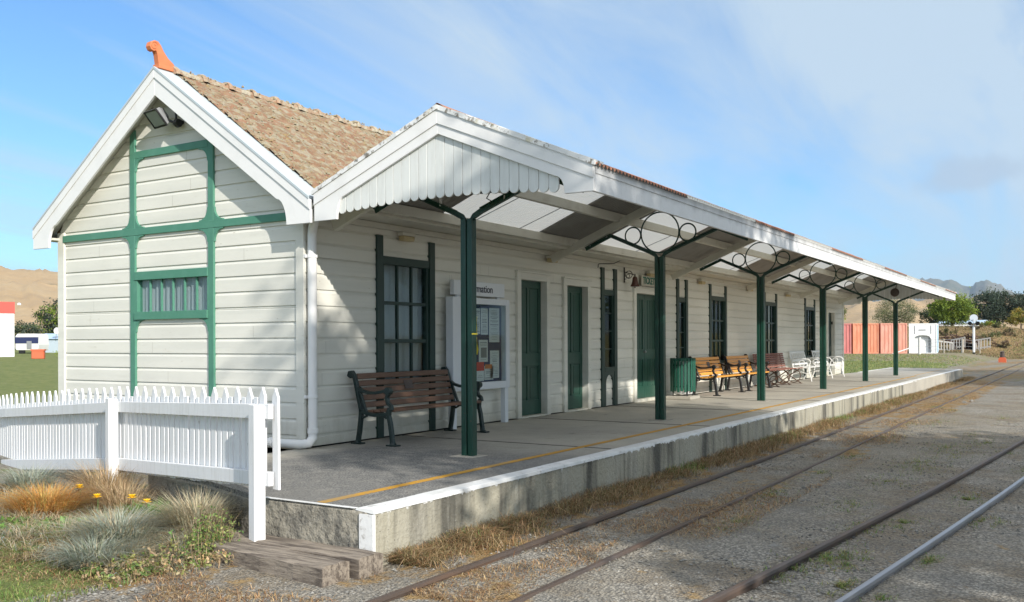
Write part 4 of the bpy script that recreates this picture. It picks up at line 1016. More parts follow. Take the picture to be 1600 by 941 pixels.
# ------------------------------------------------------------------ tracks
def rail_mesh(pts, h, head, material, name, parent, web=0.018):
    m = MB(); v = []; f = []; n = len(pts)
    sec = [(-head / 2, h - 0.022), (-head / 2 + .004, h - 0.002), (-head / 2 + 0.010, h), (head / 2 - 0.010, h), (head / 2 - .004, h - 0.002), (head / 2, h - 0.022), (web / 2, h - 0.030), (web / 2, -0.03), (-web / 2, -0.03), (-web / 2, h - 0.030)]
    k = len(sec)
    for i, (x, y) in enumerate(pts):
        x0, y0 = pts[max(0, i - 1)]; x1, y1 = pts[min(n - 1, i + 1)]; d = math.hypot(x1 - x0, y1 - y0); nx_, ny_ = -(y1 - y0) / d, (x1 - x0) / d
        for u, z in sec: v.append((x + nx_ * u, y + ny_ * u, z + gz(x, y)))
    for i in range(n - 1):
        for j in range(k): f.append((i * k + j, (i + 1) * k + j, (i + 1) * k + (j + 1) % k, i * k + (j + 1) % k))
    f += [tuple(range(k)), tuple(range((n - 1) * k, n * k))]
    m.add(v, f); return m.build(name, material, parent)
HR = 0.055; KR = (1.58 - HR) / 1.58
T1 = thing('railway_track', 'rusty narrow gauge track half buried in gravel beside the platform', 'railway track', (3.0, 3.3, 0), group='tracks in the yard')
ln = lambda y0, y1, xs: [(x, y0 + (y1 - y0) * (x - 3) / 97 + 0.012 * math.sin(x * .35)) for x in xs]
xs1 = spaced([(1.5, 60, 0.75), (60, 120, 3)])
rail_mesh(ln(3.61, 3.73, xs1), 0.045, 0.05, STEEL_B, 'rail', T1); rail_mesh(ln(2.915, 3.04, xs1), 0.024, 0.05, STEEL_B, 'rail', T1)
T2 = thing('railway_track', 'shinier narrow gauge track curving away through the open gravel', 'railway track', (3.0, 2.0, 0), group='tracks in the yard')
def curve2(off):
    pts = []
    for i in range(60):
        x = 2.0 + i * 0.7
        # centre line fitted through the photo's rails on the ground plane
        yc = 1.59 - 0.118 * (x - 5.24) + 0.0017 * (x - 5.24) ** 2 if x < 20 else None
        if yc is None:
            yc = 1.59 - 0.118 * 14.76 + 0.0017 * 14.76 ** 2 - 0.0678 * (x - 20)
        pts.append((x, yc + off))
    return pts
rail_mesh(curve2(0.31), HR, 0.05, STEEL_B, 'rail', T2); rail_mesh(curve2(-0.31), HR, 0.044, STEEL_S, 'rail', T2)

# ------------------------------------------------------------------ picket fence and sleepers
FEN = thing('picket_fence', 'white painted picket fence with tall and short pointed pickets', 'fence', (4.82, 5.19, 0.1))
def fence():
    A = Vector((4.82, 5.19)); B = Vector((5.53, 7.92)); C_ = Vector((6.38, 11.3)); D = Vector((6.62, 12.1))
    def zline(p):      # (rail1 bottom, rail1 top, rail2 bottom, rail2 top, tall picket top) along the fence by y
        y = p.y
        ks = [(5.19, 1.02, 1.13, 0.525, 0.63, 1.265), (7.85, 0.93, 1.03, 0.375, 0.49, 1.19), (10.85, 0.72, 0.825, 0.08, 0.20, 1.02), (12.1, 0.62, 0.73, -0.03, 0.09, 0.92)]
        for a, b in zip(ks, ks[1:]):
            if y <= b[0] or b is ks[-1]:
                t = (y - a[0]) / (b[0] - a[0]); return [a[i] + (b[i] - a[i]) * t for i in range(1, 6)]
    def poly(seq, f0, f1, thick, off, name):
        m = MB()
        for p, q in zip(seq, seq[1:]):
            d = (q - p).normalized(); n = Vector((d.y, -d.x))
            a, b = p + n * off, q + n * off; z = zline(p), zline(q)
            v = []
            for e, zz in ((a, z[0]), (b, z[1])):
                for s_, zi in ((-1, f0), (1, f0), (1, f1), (-1, f1)): v.append((e.x + n.x * thick / 2 * s_, e.y + n.y * thick / 2 * s_, zz[zi]))
            m.add(v, [(0, 3, 2, 1), (4, 5, 6, 7), (0, 1, 5, 4), (1, 2, 6, 5), (2, 3, 7, 6), (3, 0, 4, 7)])
        m.build(name, FENCEW, FEN, bevel=0.003)
    inn = 0.06
    ext = A + (A - B).normalized() * 0.10
    for seq in ([ext, B], [B, C_], [C_, D]):
        poly(seq, 2, 3, 0.04, inn, 'rail'); poly(seq, 0, 1, 0.04, inn, 'rail')
    for P, zt in ((A, 1.12), (B, 1.05), (D, 0.80)):
        m = MB(); d = (B - A).normalized(); s = 0.046
        q = [(-s, -s), (s, -s), (s, s), (-s, s)]; n = Vector((d.y, -d.x))
        vb = [(P.x + d.x * a + n.x * b, P.y + d.y * a + n.y * b) for a, b in q]
        m.add([(x, y, -0.05) for x, y in vb] + [(x, y, zt + 0.012 * (i in (0, 1))) for i, (x, y) in enumerate(vb)], [(0, 3, 2, 1), (4, 5, 6, 7), (0, 1, 5, 4), (1, 2, 6, 5), (2, 3, 7, 6), (3, 0, 4, 7)])
        m.build('post', FENCEW, FEN, bevel=0.006)
    # pickets behind the rails
    pts = [A, B, C_, D]; L = 0; tot = sum((b - a).length for a, b in zip(pts, pts[1:])); s = -0.105; k = 0
    while s < tot - 0.05:
        t = s; P = None
        for a, b in zip(pts, pts[1:]):
            l = (b - a).length
            if t <= l or b is pts[-1]:
                d = (b - a).normalized(); P = a + d * t; break
            t -= l
        n = Vector((d.y, -d.x)); zz = zline(P); tall = (k % 2 == 0); w = 0.082 if tall else 0.062; th = 0.02; lean_ = rng.uniform(-.014, .014)
        c = P + n * (inn + 0.032)
        zt = zz[4] - 0.015 if tall else zz[1] + 0.045
        zb = zz[2] - 0.025
        if k == 0: zt += 0.0; zb -= 0.0
        pr = [(-w / 2, zb), (w / 2, zb), (w / 2, zt - (0.07 if tall else 0)), (0, zt), (-w / 2, zt - (0.07 if tall else 0))] if tall else [(-w / 2, zb), (w / 2, zb), (w / 2, zt), (-w / 2, zt)]
        m = MB(); N_ = len(pr); jit = rng.uniform(-.006, .006)
        v = [(c.x + d.x * (u + lean_ * (z - zb)) + n.x * q, c.y + d.y * (u + lean_ * (z - zb)) + n.y * q, z + jit) for q in (0, th) for u, z in pr]
        m.add(v, [tuple(range(N_)), tuple(range(2 * N_ - 1, N_ - 1, -1))] + [(i, i + N_, (i + 1) % N_ + N_, (i + 1) % N_) for i in range(N_)])
        if k != 1: m.build('picket', FENCEW, FEN, bevel=0.002)
        s += 0.100 + rng.uniform(-.003, .003); k += 1
fence()
def sleeper(x0, x1, y0, y1, z1, sk, label):
    t = thing('timber_sleeper', label, 'timber sleeper', ((x0 + x1) / 2, (y0 + y1) / 2, 0), group='sleepers forming a step')
    m = MB(); n = 26; v = []; f = []; sec = [(0, 0), (0, 1), (0.12, 1), (0.3, 1), (0.5, 1), (0.7, 1), (0.88, 1), (1, 1), (1, 0)]
    for i in range(n + 1):
        y = y0 + (y1 - y0) * i / n
        for u, q in sec:
            j = 0.008 * ns(y * 4, u * 5, x0) + 0.004 * ns(y * 14, u * 9, x0)
            v.append((x0 + (x1 - x0) * u + sk * (y - y0) + j, y + (0.02 * ns(u * 6, x0, 2) if i in (0, n) else 0), -0.08 if q == 0 else z1 + j - (0.012 if u in (0, 1) else 0)))
    k = len(sec)
    for i in range(n):
        for j in range(k - 1): f.append((i * k + j, (i + 1) * k + j, (i + 1) * k + j + 1, i * k + j + 1))
    f += [tuple(range(k)), tuple(range(n * k, (n + 1) * k))]
    m.add(v, f); m.build('beam', SLEEP, t)
sleeper(4.455, 4.71, 4.21, 6.0, 0.124, 0.10, 'split weathered sleeper forming the front half of the step, next to the plants')
sleeper(4.735, 4.985, 4.14, 5.95, 0.136, 0.02, 'weathered sleeper forming the back half of the step, against the platform end')

# ------------------------------------------------------------------ benches
def iron_end(iron, t, x):
    """cast-iron bench end in the Y-Z plane, local: seat front towards -Y, back at +Y"""
    m = MB(); w = 0.05
    def P(*pts): return [(x, y, z) for y, z in pts]
    m.path(P((-0.255, 0.02), (-0.245, 0.12), (-0.225, 0.25), (-0.20, 0.345), (-0.205, 0.40), (-0.22, 0.43)), w, 0.045, (1, 0, 0))       # front leg
    m.path(P((0.26, 0.02), (0.235, 0.15), (0.215, 0.30), (0.205, 0.40)), w, 0.045, (1, 0, 0))                                           # rear leg
    m.path(P((-0.21, 0.375), (-0.14, 0.355), (0.0, 0.345), (0.12, 0.36), (0.20, 0.385)), w * .9, 0.04, (1, 0, 0))                       # seat rail
    m.path(P((0.205, 0.38), (0.235, 0.50), (0.265, 0.62), (0.295, 0.74), (0.315, 0.80), (0.345, 0.835), (0.375, 0.83), (0.385, 0.80), (0.365, 0.785)), w, 0.04, (1, 0, 0))
    m.path(P((0.13, 0.375), (0.165, 0.46), (0.205, 0.56), (0.255, 0.66)), w * .7, 0.025, (1, 0, 0))
    m.path(P((0.255, 0.66), (0.20, 0.625), (0.10, 0.60), (-0.02, 0.602), (-0.12, 0.62), (-0.18, 0.635)), w, 0.034, (1, 0, 0))           # arm
    m.lathe([(0.0, -0.035), (0.045, -0.032), (0.045, 0.032), (0.0, 0.035)], (x, -0.195, 0.625), 14, 'x')                                # arm scroll
    m.path(P((-0.20, 0.60), (-0.175, 0.55), (-0.19, 0.49), (-0.235, 0.455), (-0.245, 0.41)), w * .9, 0.038, (1, 0, 0))                  # curl under the arm
    m.lathe([(0.0, -0.03), (0.04, -0.028), (0.04, 0.028), (0.0, 0.03)], (x, 0.355, 0.805), 12, 'x')
    m.path(P((-0.20, 0.345), (-0.17, 0.315), (-0.12, 0.335)), w * .6, 0.02, (1, 0, 0)); m.path(P((0.205, 0.34), (0.17, 0.31), (0.12, 0.335)), w * .6, 0.02, (1, 0, 0))
    for yy in (-0.262, 0.262):
        m.prism([(x - 0.045, yy - 0.075), (x + 0.045, yy - 0.075), (x + 0.045, yy + 0.075), (x - 0.045, yy + 0.075)], 'z', 0.001, 0.018)
        m.lathe([(0.045, 0.018), (0.03, 0.04), (0.022, 0.09)], (x, yy, 0), 8)
    return m.build('end_frame', iron, t, bevel=0.008, local=True)
def garden_bench(label, loc, length, iron, wood, group, plaque=True):
    t = thing('park_bench', label, 'bench', loc, 0, group)
    for x in (0.025, length - 0.025): iron_end(iron, t, x)
    m = MB()
    for k in range(4):
        y = -0.215 + 0.108 * k; z = 0.405 - 0.008 * min(k, 3); m.box(0.05, length - 0.05, y - 0.046, y + 0.046, z - 0.016, z + 0.016)
    m.build('seat', wood, t, bevel=0.006, local=True)
    m = MB()
    for k in range(5):
        z = 0.455 + 0.083 * k; y = 0.195 + 0.024 * k
        m.bar((0.05, y, z), (length - 0.05, y, z), 0.024, 0.066, (0, 0.28, 1))
    b = m.build('backrest', wood, t, bevel=0.006, local=True)
    if plaque:
        m = MB(); c = length * 0.5; m.bar((c - 0.085, 0.238, 0.66), (c + 0.085, 0.238, 0.66), 0.006, 0.105, (0, 0.28, 1)); m.build('plaque', BRONZE, t, local=True)
    return t
BRONZE = mat('dark_bronze_plaque', (0.06, 0.042, 0.036), 0.45, [((0.14, 0.11, 0.09), (1, 1, 5), 30, 0.5, 0.6, 0.6, 2)])
garden_bench('brown slatted bench with dark iron ends and plaque under the net-curtained window', (8.24, 6.965, 0.40), 1.90, IRON, WOOD_B, 'benches along the station wall')
ob = garden_bench('bright orange slatted bench with black iron ends, right beside the green bin', (19.35, 7.03, 0.40), 1.76, IRON_K, WOOD_O, 'benches along the station wall')
dup(ob, (21.58, 7.03, 0.40), label='orange slatted bench with black iron ends, between its twin and the faded maroon bench')
def maroon_bench():
    t = thing('park_bench', 'faded maroon slatted bench on curly rusty wrought iron ring legs', 'bench', (23.7, 7.03, 0.40), 0, 'benches along the station wall')
    Lb = 2.75
    m = MB()
    prof = []
    for k in range(9): prof.append((-0.27 + 0.058 * k, 0.43 - 0.018 * math.sin(k / 8 * math.pi)))
    for k in range(1, 8): prof.append((0.20 + 0.012 * k, 0.43 + 0.056 * k))
    s_ = MB(); b_ = MB()
    for k, (y, z) in enumerate(prof):
        if k < 9: s_.box(0, Lb, y - 0.023, y + 0.023, z - 0.011, z + 0.011)
        else: b_.bar((0, y, z), (Lb, y, z), 0.02, 0.046, (0, 0.2, 1))
    s_.build('seat', WOOD_M, t, bevel=0.004, local=True); b_.build('backrest', WOOD_M, t, bevel=0.004, local=True)
    for x in (0.25, Lb / 2, Lb - 0.25):
        m = MB(); m.ring((x, -0.10, 0.215), 0.185, 0.012, 'x', 26, 6); m.ring((x, 0.14, 0.12), 0.105, 0.010, 'x', 22, 6)
        m.tube([(x, -0.30, 0.01), (x, 0.0, 0.2), (x, 0.22, 0.40), (x, 0.30, 0.82)], 0.014, 6); m.tube([(x, 0.30, 0.01), (x, 0.02, 0.22), (x, -0.26, 0.41)], 0.014, 6)
        m.box(x - 0.03, x + 0.03, -0.33, 0.33, 0.001, 0.014); m.build('iron_leg', IRON_R, t, local=True)
maroon_bench()
def white_bench(loc, label):
    t = thing('park_bench', label, 'bench', loc, 0, 'benches along the station wall'); Lb = 1.7
    m = MB()
    for k in range(5): m.box(0.04, Lb - 0.04, -0.24 + 0.098 * k, -0.16 + 0.098 * k, 0.40, 0.422)
    m.build('seat', IRON_W, t, bevel=0.004, local=True)
    m = MB()
    for z in (0.50, 0.60, 0.84): m.bar((0.04, 0.22 + (z - .45) * .3, z), (Lb - 0.04, 0.22 + (z - .45) * .3, z), 0.02, 0.06, (0, .3, 1))
    for k in range(9):
        x = 0.1 + (Lb - 0.2) * k / 8; m.bar((x, 0.265, 0.60), (x, 0.337, 0.84), 0.07, 0.014, (0, 1, 0))
    m.build('backrest', IRON_W, t, bevel=0.003, local=True)
    for x in (0.03, Lb - 0.03):
        m = MB(); q = lambda *p: [(x, a, b) for a, b in p]
        m.tube(q((-0.30, 0.005), (-0.27, 0.14), (-0.22, 0.30), (-0.21, 0.41)), 0.016, 6); m.tube(q((0.34, 0.005), (0.27, 0.16), (0.23, 0.40), (0.28, 0.62), (0.35, 0.88)), 0.016, 6)
        m.tube(q((0.28, 0.63), (0.10, 0.66), (-0.10, 0.66), (-0.22, 0.64), (-0.27, 0.58), (-0.24, 0.50), (-0.21, 0.41)), 0.017, 6); m.tube(q((-0.21, 0.40), (0.23, 0.39)), 0.016, 6)
        m.ring((x, -0.02, 0.53), 0.085, 0.010, 'x', 18, 6); m.tube(q((-0.25, 0.2), (0.0, 0.28), (0.26, 0.2)), 0.011, 6)
        m.build('end_frame', IRON_W, t, local=True)
    return t
wb = white_bench((27.35, 7.03, 0.40), 'white metal bench standing against the maroon bench')
dup(wb, (29.95, 7.03, 0.40), label='white metal bench farthest along the platform, in front of the last window')

# ------------------------------------------------------------------ bin
def bin_():
    c = (18.02, 7.02); t = thing('litter_bin', 'round green slatted litter bin on a square concrete foot', 'bin', (c[0], c[1], 0.4))
    m = MB(); m.box(c[0] - 0.27, c[0] + 0.27, c[1] - 0.27, c[1] + 0.27, 0.401, 0.47); m.build('foot', CONC, t, bevel=0.01)
    m = MB()
    for k in range(22):
        a = 2 * math.pi * k / 22; x, y = c[0] + 0.245 * math.cos(a), c[1] + 0.245 * math.sin(a)
        m.bar((x, y, 0.57 - 0.02 * (k % 2)), (x + 0.005 * math.cos(a), y + 0.005 * math.sin(a), 1.24), 0.052, 0.022, (math.cos(a), math.sin(a), 0))
    m.build('slats', GREEN_BIN, t, bevel=0.006)
    m = MB()
    for z in (0.66, 1.10): m.ring((c[0], c[1], z), 0.228, 0.012, 'z', 30, 6)
    for k in range(4):
        a = math.pi / 4 + math.pi / 2 * k; m.bar((c[0] + .21 * math.cos(a), c[1] + .21 * math.sin(a), 0.47), (c[0] + .22 * math.cos(a), c[1] + .22 * math.sin(a), 0.7), 0.03, 0.012, (math.cos(a), math.sin(a), 0))
    m.build('hoop', IRON_K, t)
    m = MB(); m.lathe([(0.15, 0.50), (0.20, 0.52), (0.215, 1.17), (0.205, 1.17), (0.19, 0.54), (0.0, 0.53)], (c[0], c[1], 0), 20); m.build('liner', PLW, t, smooth=True)
bin_()

# ------------------------------------------------------------------ notice board, signs, lamps, bell
def notice_board():
    y0, y1 = 7.22, 7.34; t = thing('notice_board', 'glazed noticeboard with navy felt and pinned papers under an information sign', 'notice board', (10.95, 7.28, 0.4))
    X0, X1, Za, Zb = 10.18, 11.62, 0.915, 2.20
    m = MB()
    m.box(X0, X0 + 0.27, y0, y1, Za, Zb); m.box(X1 - 0.09, X1, y0, y1, Za, Zb); m.box(X0 + 0.27, X1 - 0.09, y0, y1, Zb - 0.085, Zb); m.box(X0 + 0.27, X1 - 0.09, y0, y1, Za, Za + 0.10); m.box(X0 + 0.27, X1 - 0.09, y1 - 0.02, y1, Za + .1, Zb - .085)
    m.build('case', SIGNW, t, bevel=0.005)
    m = MB(); m.box(X0 + 0.27, X1 - 0.09, y1 - 0.03, y1 - 0.021, Za + 0.10, Zb - 0.085); m.build('felt_panel', NAVY, t)
    m = MB(); m.box(X0 + 0.272, X1 - 0.092, y0 + 0.02, y0 + 0.024, Za + 0.102, Zb - 0.087); m.build('glass_door', GLASS, t)
    for x in (X0 + 0.02, X1 - 0.10):
        m = MB(); m.box(x, x + 0.09, y0 + 0.02, y1 - 0.02, 0.401, Za); m.build('leg', SIGNW, t, bevel=0.004)
    m = MB(); m.box(10.25, 11.53, y0 + 0.03, y1 - 0.02, 2.23, 2.43); m.box(10.35, 10.42, y0 + .05, y1 - .03, 2.19, 2.24); m.box(11.36, 11.43, y0 + .05, y1 - .03, 2.19, 2.24)
    sg = m.build('sign', SIGNW, t, bevel=0.004)
    text_part('lettering', 'Information', 0.150, FACE_FRONT(10.50, y0 + 0.028, 2.33), INK, sg, offset=0.001, xs=1.0)
    yp = y1 - 0.034
    papers = [(10.47, 10.62, 1.72, 2.06, 0), (10.64, 10.80, 1.76, 2.07, 0), (10.83, 10.965, 1.70, 2.06, 0), (10.985, 11.165, 1.69, 2.065, 0), (11.20, 11.47, 1.58, 2.075, 0), (10.50, 10.72, 1.30, 1.60, 1), (10.93, 11.16, 1.30, 1.615, 1), (10.50, 10.85, 1.03, 1.26, 0), (10.86, 11.06, 1.03, 1.27, 2), (11.07, 11.30, 1.04, 1.24, 0), (11.22, 11.46, 1.06, 1.46, 3)]
    for i, (a, b, c, d, k) in enumerate(papers):
        m = MB(); m.box(a, b, yp, yp + 0.002, c, d); p = m.build('paper', PAPER, t)
        m = MB(); z = d - 0.035; r = random.Random(i)
        while z > c + 0.03:
            if k == 1 and c + 0.05 < z < d - 0.1: z -= 0.028; continue
            if k == 3 and a: pass
            w = (b - a) * r.uniform(0.45, 0.85); xm = (a + b) / 2; h = 0.005 if r.random() < 0.8 else 0.010
            if not (k == 2 and z > 1.13): m.box(xm - w / 2, xm + w / 2, yp - 0.0015, yp - 0.0005, z - h, z)
            z -= r.choice((0.02, 0.024, 0.034))
        if k == 1: m.box(a + 0.05, b - 0.03, yp - 0.0015, yp - 0.0005, c + 0.06, d - 0.11)
        m.build('print', PRINT, p)
    m = MB(); m.box(10.83, 11.05, yp - 0.006, yp - 0.003, 1.175, 1.30); m.build('red_notice', REDP, t)
    m = MB(); m.box(11.08, 11.26, yp - 0.006, yp - 0.003, 1.20, 1.262); m.build('orange_notice', ORGP, t)
    m = MB()
    for z in (2.06, 1.82, 1.55, 1.28, 1.05): m.lathe([(0.0, -0.012), (0.012, -0.008), (0.012, 0.0)], (X0 + 0.235, y0, z), 8, 'y')
    m.build('stud', BLK, t)
notice_board()
m = MB(); v = []; f = []
for i in range(15):
    z = 1.45 + 0.40 * i / 14; tw = 0.9 + 0.5 * math.sin(i * 0.8); w_ = 0.008 if 5 < i < 9 else 0.014
    c = (7.998 + 0.004 * math.sin(i), 5.372 - 0.006 * math.sin(i * 0.5)); d = (math.cos(tw) * w_, math.sin(tw) * w_)
    v += [(c[0] - d[0], c[1] - d[1], z), (c[0] + d[0], c[1] + d[1], z)]
for i in range(14): f.append((2 * i, 2 * i + 1, 2 * i + 3, 2 * i + 2))
m.add(v, f); m.box(7.90, 8.002, 5.362, 5.368, 1.66, 1.675)
tag(m.build('ribbon', RIBB), 'yellow ribbon tied round the nearest green verandah post', 'ribbon')
def tickets():
    t = thing('ticket_sign', 'small white board lettered TICKETS above the double green door', 'sign', (17.17, YF, 2.70))
    m = MB(); m.box(16.70, 17.66, YF - 0.075, YF - 0.055, 2.675, 2.875); m.build('board', CREAM, t, bevel=0.003)
    m = MB(); m.box(16.95, 17.0, YF - 0.056, YF - 0.0, 2.70, 2.85); m.box(17.4, 17.45, YF - 0.056, YF, 2.70, 2.85); m.build('batten', CREAM, t)
    text_part('lettering', 'TICKETS', 0.185, FACE_FRONT(16.77, YF - 0.0765, 2.775), INKG, t, offset=0.006, xs=0.92)
tickets()
def bell():
    t = thing('station_bell', 'small brown brass bell hanging from a scrolled iron wall bracket', 'bell', (16.05, YF, 2.75))
    m = MB(); x = 16.05
    m.bar((x, YF - 0.008, 2.70), (x, YF - 0.008, 2.99), 0.03, 0.014, (0, 1, 0)); m.ring((x, YF - 0.10, 2.845), 0.07, 0.007, 'x', 22, 6); m.ring((x, YF - 0.085, 2.82), 0.035, 0.006, 'x', 18, 6)
    m.tube([(x, YF - 0.01, 2.90), (x, YF - 0.17, 2.85), (x, YF - 0.22, 2.835), (x, YF - 0.235, 2.85)], 0.008, 6); m.tube([(x, YF - 0.01, 2.76), (x, YF - 0.05, 2.77)], 0.007, 6)
    m.build('bracket', IRON_K, t)
    m = MB(); c = (x, YF - 0.225, 2.62)
    m.lathe([(0.0, 0.215), (0.014, 0.21), (0.012, 0.185), (0.03, 0.18), (0.045, 0.16), (0.052, 0.10), (0.060, 0.055), (0.082, 0.018), (0.088, 0.0), (0.078, 0.004), (0.05, 0.05), (0.04, 0.15), (0.0, 0.165)], c, 20); m.tube([(c[0], c[1], c[2] + 0.15), (c[0], c[1], c[2] - 0.01)], 0.006, 6); m.lathe([(0.0, -0.035), (0.016, -0.02), (0.0, 0.0)], c, 10)
    m.build('bell', BELLM, t, smooth=True)
bell()
def soffit_lamp():
    t = thing('bulkhead_lamp', 'x', 'lamp', (9.35, YF - 0.07, 2.90), 0, 'yellowed lamps under the verandah')
    m = MB(); m.box(-0.13, 0.13, -0.05, 0.055, 0.035, 0.075); m.build('mount', RAFT, t, bevel=0.006, local=True)
    m = MB(); m.prism([(-0.12, 0.034), (0.12, 0.034), (0.105, -0.03), (-0.105, -0.03)], 'y', -0.052, 0.045); m.build('lens', LAMPY, t, bevel=0.012, local=True)
    return t
lamp = soffit_lamp(); lamp['label'] = 'yellowed lamp under the eaves above the net-curtained window'
for x, lb in ((13.15, 'yellowed lamp under the eaves above the gap between the two single doors'), (16.6 + .55, 'yellowed lamp under the eaves above the TICKETS sign'), (20.05, 'yellowed lamp under the eaves just past the green bin'), (23.6, 'yellowed lamp under the eaves between the second and third wide windows'), (27.2, 'yellowed lamp under the eaves beyond the third wide window'), (31.3, 'yellowed lamp under the eaves next to the farthest door')):
    dup(lamp, (x, YF - 0.07, 2.90), label=lb)
def floodlight():
    t = thing('floodlight', 'square floodlight with black rim on the gable wall under the roof peak', 'floodlight', (XW, 9.50, 4.3))
    m = MB(); m.lathe([(0.0, -0.05), (0.05, -0.045), (0.055, 0.0), (0.03, 0.045), (0.0, 0.05)], (7.50, 9.44, 4.275), 12, 'y'); m.tube([(XW, 9.44, 4.30), (7.52, 9.44, 4.28)], 0.025, 8); m.tube([(7.50, 9.47, 4.28), (7.44, 9.52, 4.31), (7.42, 9.55, 4.36)], 0.016, 6)
    m.tube([(7.5, 9.45, 4.32), (7.5, 9.46, 4.42), (7.55, 9.47, 4.50)], 0.014, 6); m.build('bracket', BLK, t)
    d = Vector((-0.75, 0.12, -0.65)).normalized(); r_ = d.cross(Vector((0, 0, 1))).normalized(); u = r_.cross(d); c = Vector((7.36, 9.66, 4.33))
    def frame(w, h, off): return [c + d * off + r_ * a * w + u * b * h for a, b in ((-1, -1), (1, -1), (1, 1), (-1, 1))]
    m = MB(); a, b, e = frame(0.14, 0.11, 0.0), frame(0.13, 0.10, -0.06), frame(0.06, 0.05, -0.14)
    m.add(a + b + e, [(0, 1, 5, 4), (1, 2, 6, 5), (2, 3, 7, 6), (3, 0, 4, 7), (4, 5, 9, 8), (5, 6, 10, 9), (6, 7, 11, 10), (7, 4, 8, 11), (8, 9, 10, 11)]); m.build('housing', GREYM, t)
    m = MB(); a, b = frame(0.125, 0.095, -0.01), frame(0.125, 0.095, 0.004); m.add(a + b, [(0, 1, 2, 3), (4, 5, 6, 7), (0, 1, 5, 4), (1, 2, 6, 5), (2, 3, 7, 6), (3, 0, 4, 7)]); m.build('lens', LENS, t)
    m = MB(); q = frame(0.14, 0.11, 0.0); w_ = [(q[i], q[(i + 1) % 4]) for i in range(4)]
    for p0, p1 in w_: m.bar(p0, p1, 0.014, 0.022, d)
    m.build('rim', BLK, t)
    m = MB(); m.lathe([(0.0, 0.09), (0.035, 0.08), (0.05, 0.03), (0.045, -0.02), (0.0, -0.04)], (7.52, 9.47, 4.50), 10); m.build('sensor', RAFT, t, smooth=True)
floodlight()
t = thing('loudspeaker', 'round brown horn loudspeaker hung inside the far verandah gable', 'loudspeaker', (33.75, 5.50, 3.22))
m = MB(); m.lathe([(0.13, -0.06), (0.145, -0.05), (0.14, -0.03), (0.07, 0.05), (0.04, 0.12), (0.0, 0.12)], (33.75, 5.5, 3.22), 24, 'x'); m.lathe([(0.05, -0.05), (0.06, -0.04), (0.0, 0.04)], (33.75, 5.5, 3.22), 16, 'x'); m.build('horn', BRONZE, t, smooth=True)
m = MB(); m.tube([(33.85, 5.5, 3.22), (33.9, 5.5, 3.4), (33.9, 5.42, 3.74)], 0.012, 6); m.build('bracket', IRON_K, t)
m = MB(); m.tube([(14.85, YF - 0.05, 2.90), (14.84, YF - 0.06, 2.95), (14.87, YF - 0.06, 2.97), (15.1, YF - 0.10, 2.985), (15.3, YF - 0.14, 3.0), (15.45, YF - 0.2, 3.06), (15.9, YF - 0.33, 3.09)], 0.008, 6)
tag(m.build('cable', BLK), 'loose black cable hanging under the eaves left of the bell', 'cable')
m = MB(); m.box(7.50, 7.56, 4.86, 5.02, 3.03, 3.12); m.tube([(7.53, 4.9, 3.03), (7.55, 4.95, 2.98), (7.60, 4.93, 2.96)], 0.006, 5); tag(m.build('junction_box', BLK), 'small black junction box behind the scalloped valance', 'electrical box')

# ------------------------------------------------------------------ plants
rg = random.Random(21)
def tussock(name, label, cat, loc, n, h, rad, cols, w=0.006, lean=(0.3, 1.1), group=None):
    t = thing(name, label, cat, loc, 0, group); B = Blades()
    for i in range(n):
        a = rg.uniform(0, 6.283); r_ = rad * math.sqrt(rg.random()); hh = h * rg.uniform(0.55, 1.1)
        B.blade((loc[0] + r_ * 0.45 * math.cos(a), loc[1] + r_ * 0.45 * math.sin(a), loc[2] - 0.02), hh, w * rg.uniform(.7, 1.3), rg.uniform(*lean) * (0.25 + r_ / rad), a + rg.gauss(0, 0.5), vary(rg.choice(cols), rg, 0.25, 0.08), curl=rg.uniform(0.2, 0.9))
    B.build('foliage', BLADE, t); return t
def leafy(name, label, cat, loc, rad, h, n, size, cols, group=None, stems=True):
    t = thing(name, label, cat, loc, 0, group); B = Blades()
    for i in range(n):
        a = rg.uniform(0, 6.283); r_ = rad * rg.random() ** 0.6; z = h * rg.random() * (1 - 0.6 * (r_ / rad) ** 2)
        c = vary(rg.choice(cols), rg, 0.3, 0.1); B.leaf((loc[0] + r_ * math.cos(a), loc[1] + r_ * math.sin(a), loc[2] + 0.01 + z), size * rg.uniform(.6, 1.3), c, rg, 0.8)
        if stems and i % 6 == 0: B.blade((loc[0] + r_ * .4 * math.cos(a), loc[1] + r_ * .4 * math.sin(a), loc[2]), z + 0.03, 0.004, 0.5, a, c)
    B.build('foliage', LEAF, t); return t
TAN = [(0.46, 0.39, 0.26), (0.54, 0.47, 0.33), (0.38, 0.33, 0.21), (0.42, 0.42, 0.30)]
BLUE = [(0.29, 0.34, 0.29), (0.36, 0.40, 0.34), (0.25, 0.28, 0.20), (0.44, 0.42, 0.31)]
SEDGE = [(0.56, 0.27, 0.07), (0.46, 0.23, 0.07), (0.44, 0.33, 0.10), (0.60, 0.36, 0.13)]
DRYC = [(0.48, 0.36, 0.21), (0.56, 0.43, 0.27), (0.38, 0.28, 0.16)]
GRN = [(0.13, 0.23, 0.055), (0.18, 0.29, 0.08), (0.10, 0.17, 0.045)]
YGR = [(0.25, 0.29, 0.09), (0.33, 0.34, 0.13), (0.18, 0.21, 0.065)]
tussock('tussock_grass', 'large pale tan tussock grass in front of the fence end post', 'tussock', (4.88, 5.92, 0.06), 1500, 0.40, 0.30, TAN, group='grass clumps in the garden')
tussock('tussock_grass', 'wide blue grey fescue tussock in the middle of the garden, below the yellow flowers', 'tussock', (4.42, 6.25, 0.05), 1700, 0.30, 0.42, BLUE + TAN[:1], 0.006, (0.5, 1.4), group='grass clumps in the garden')
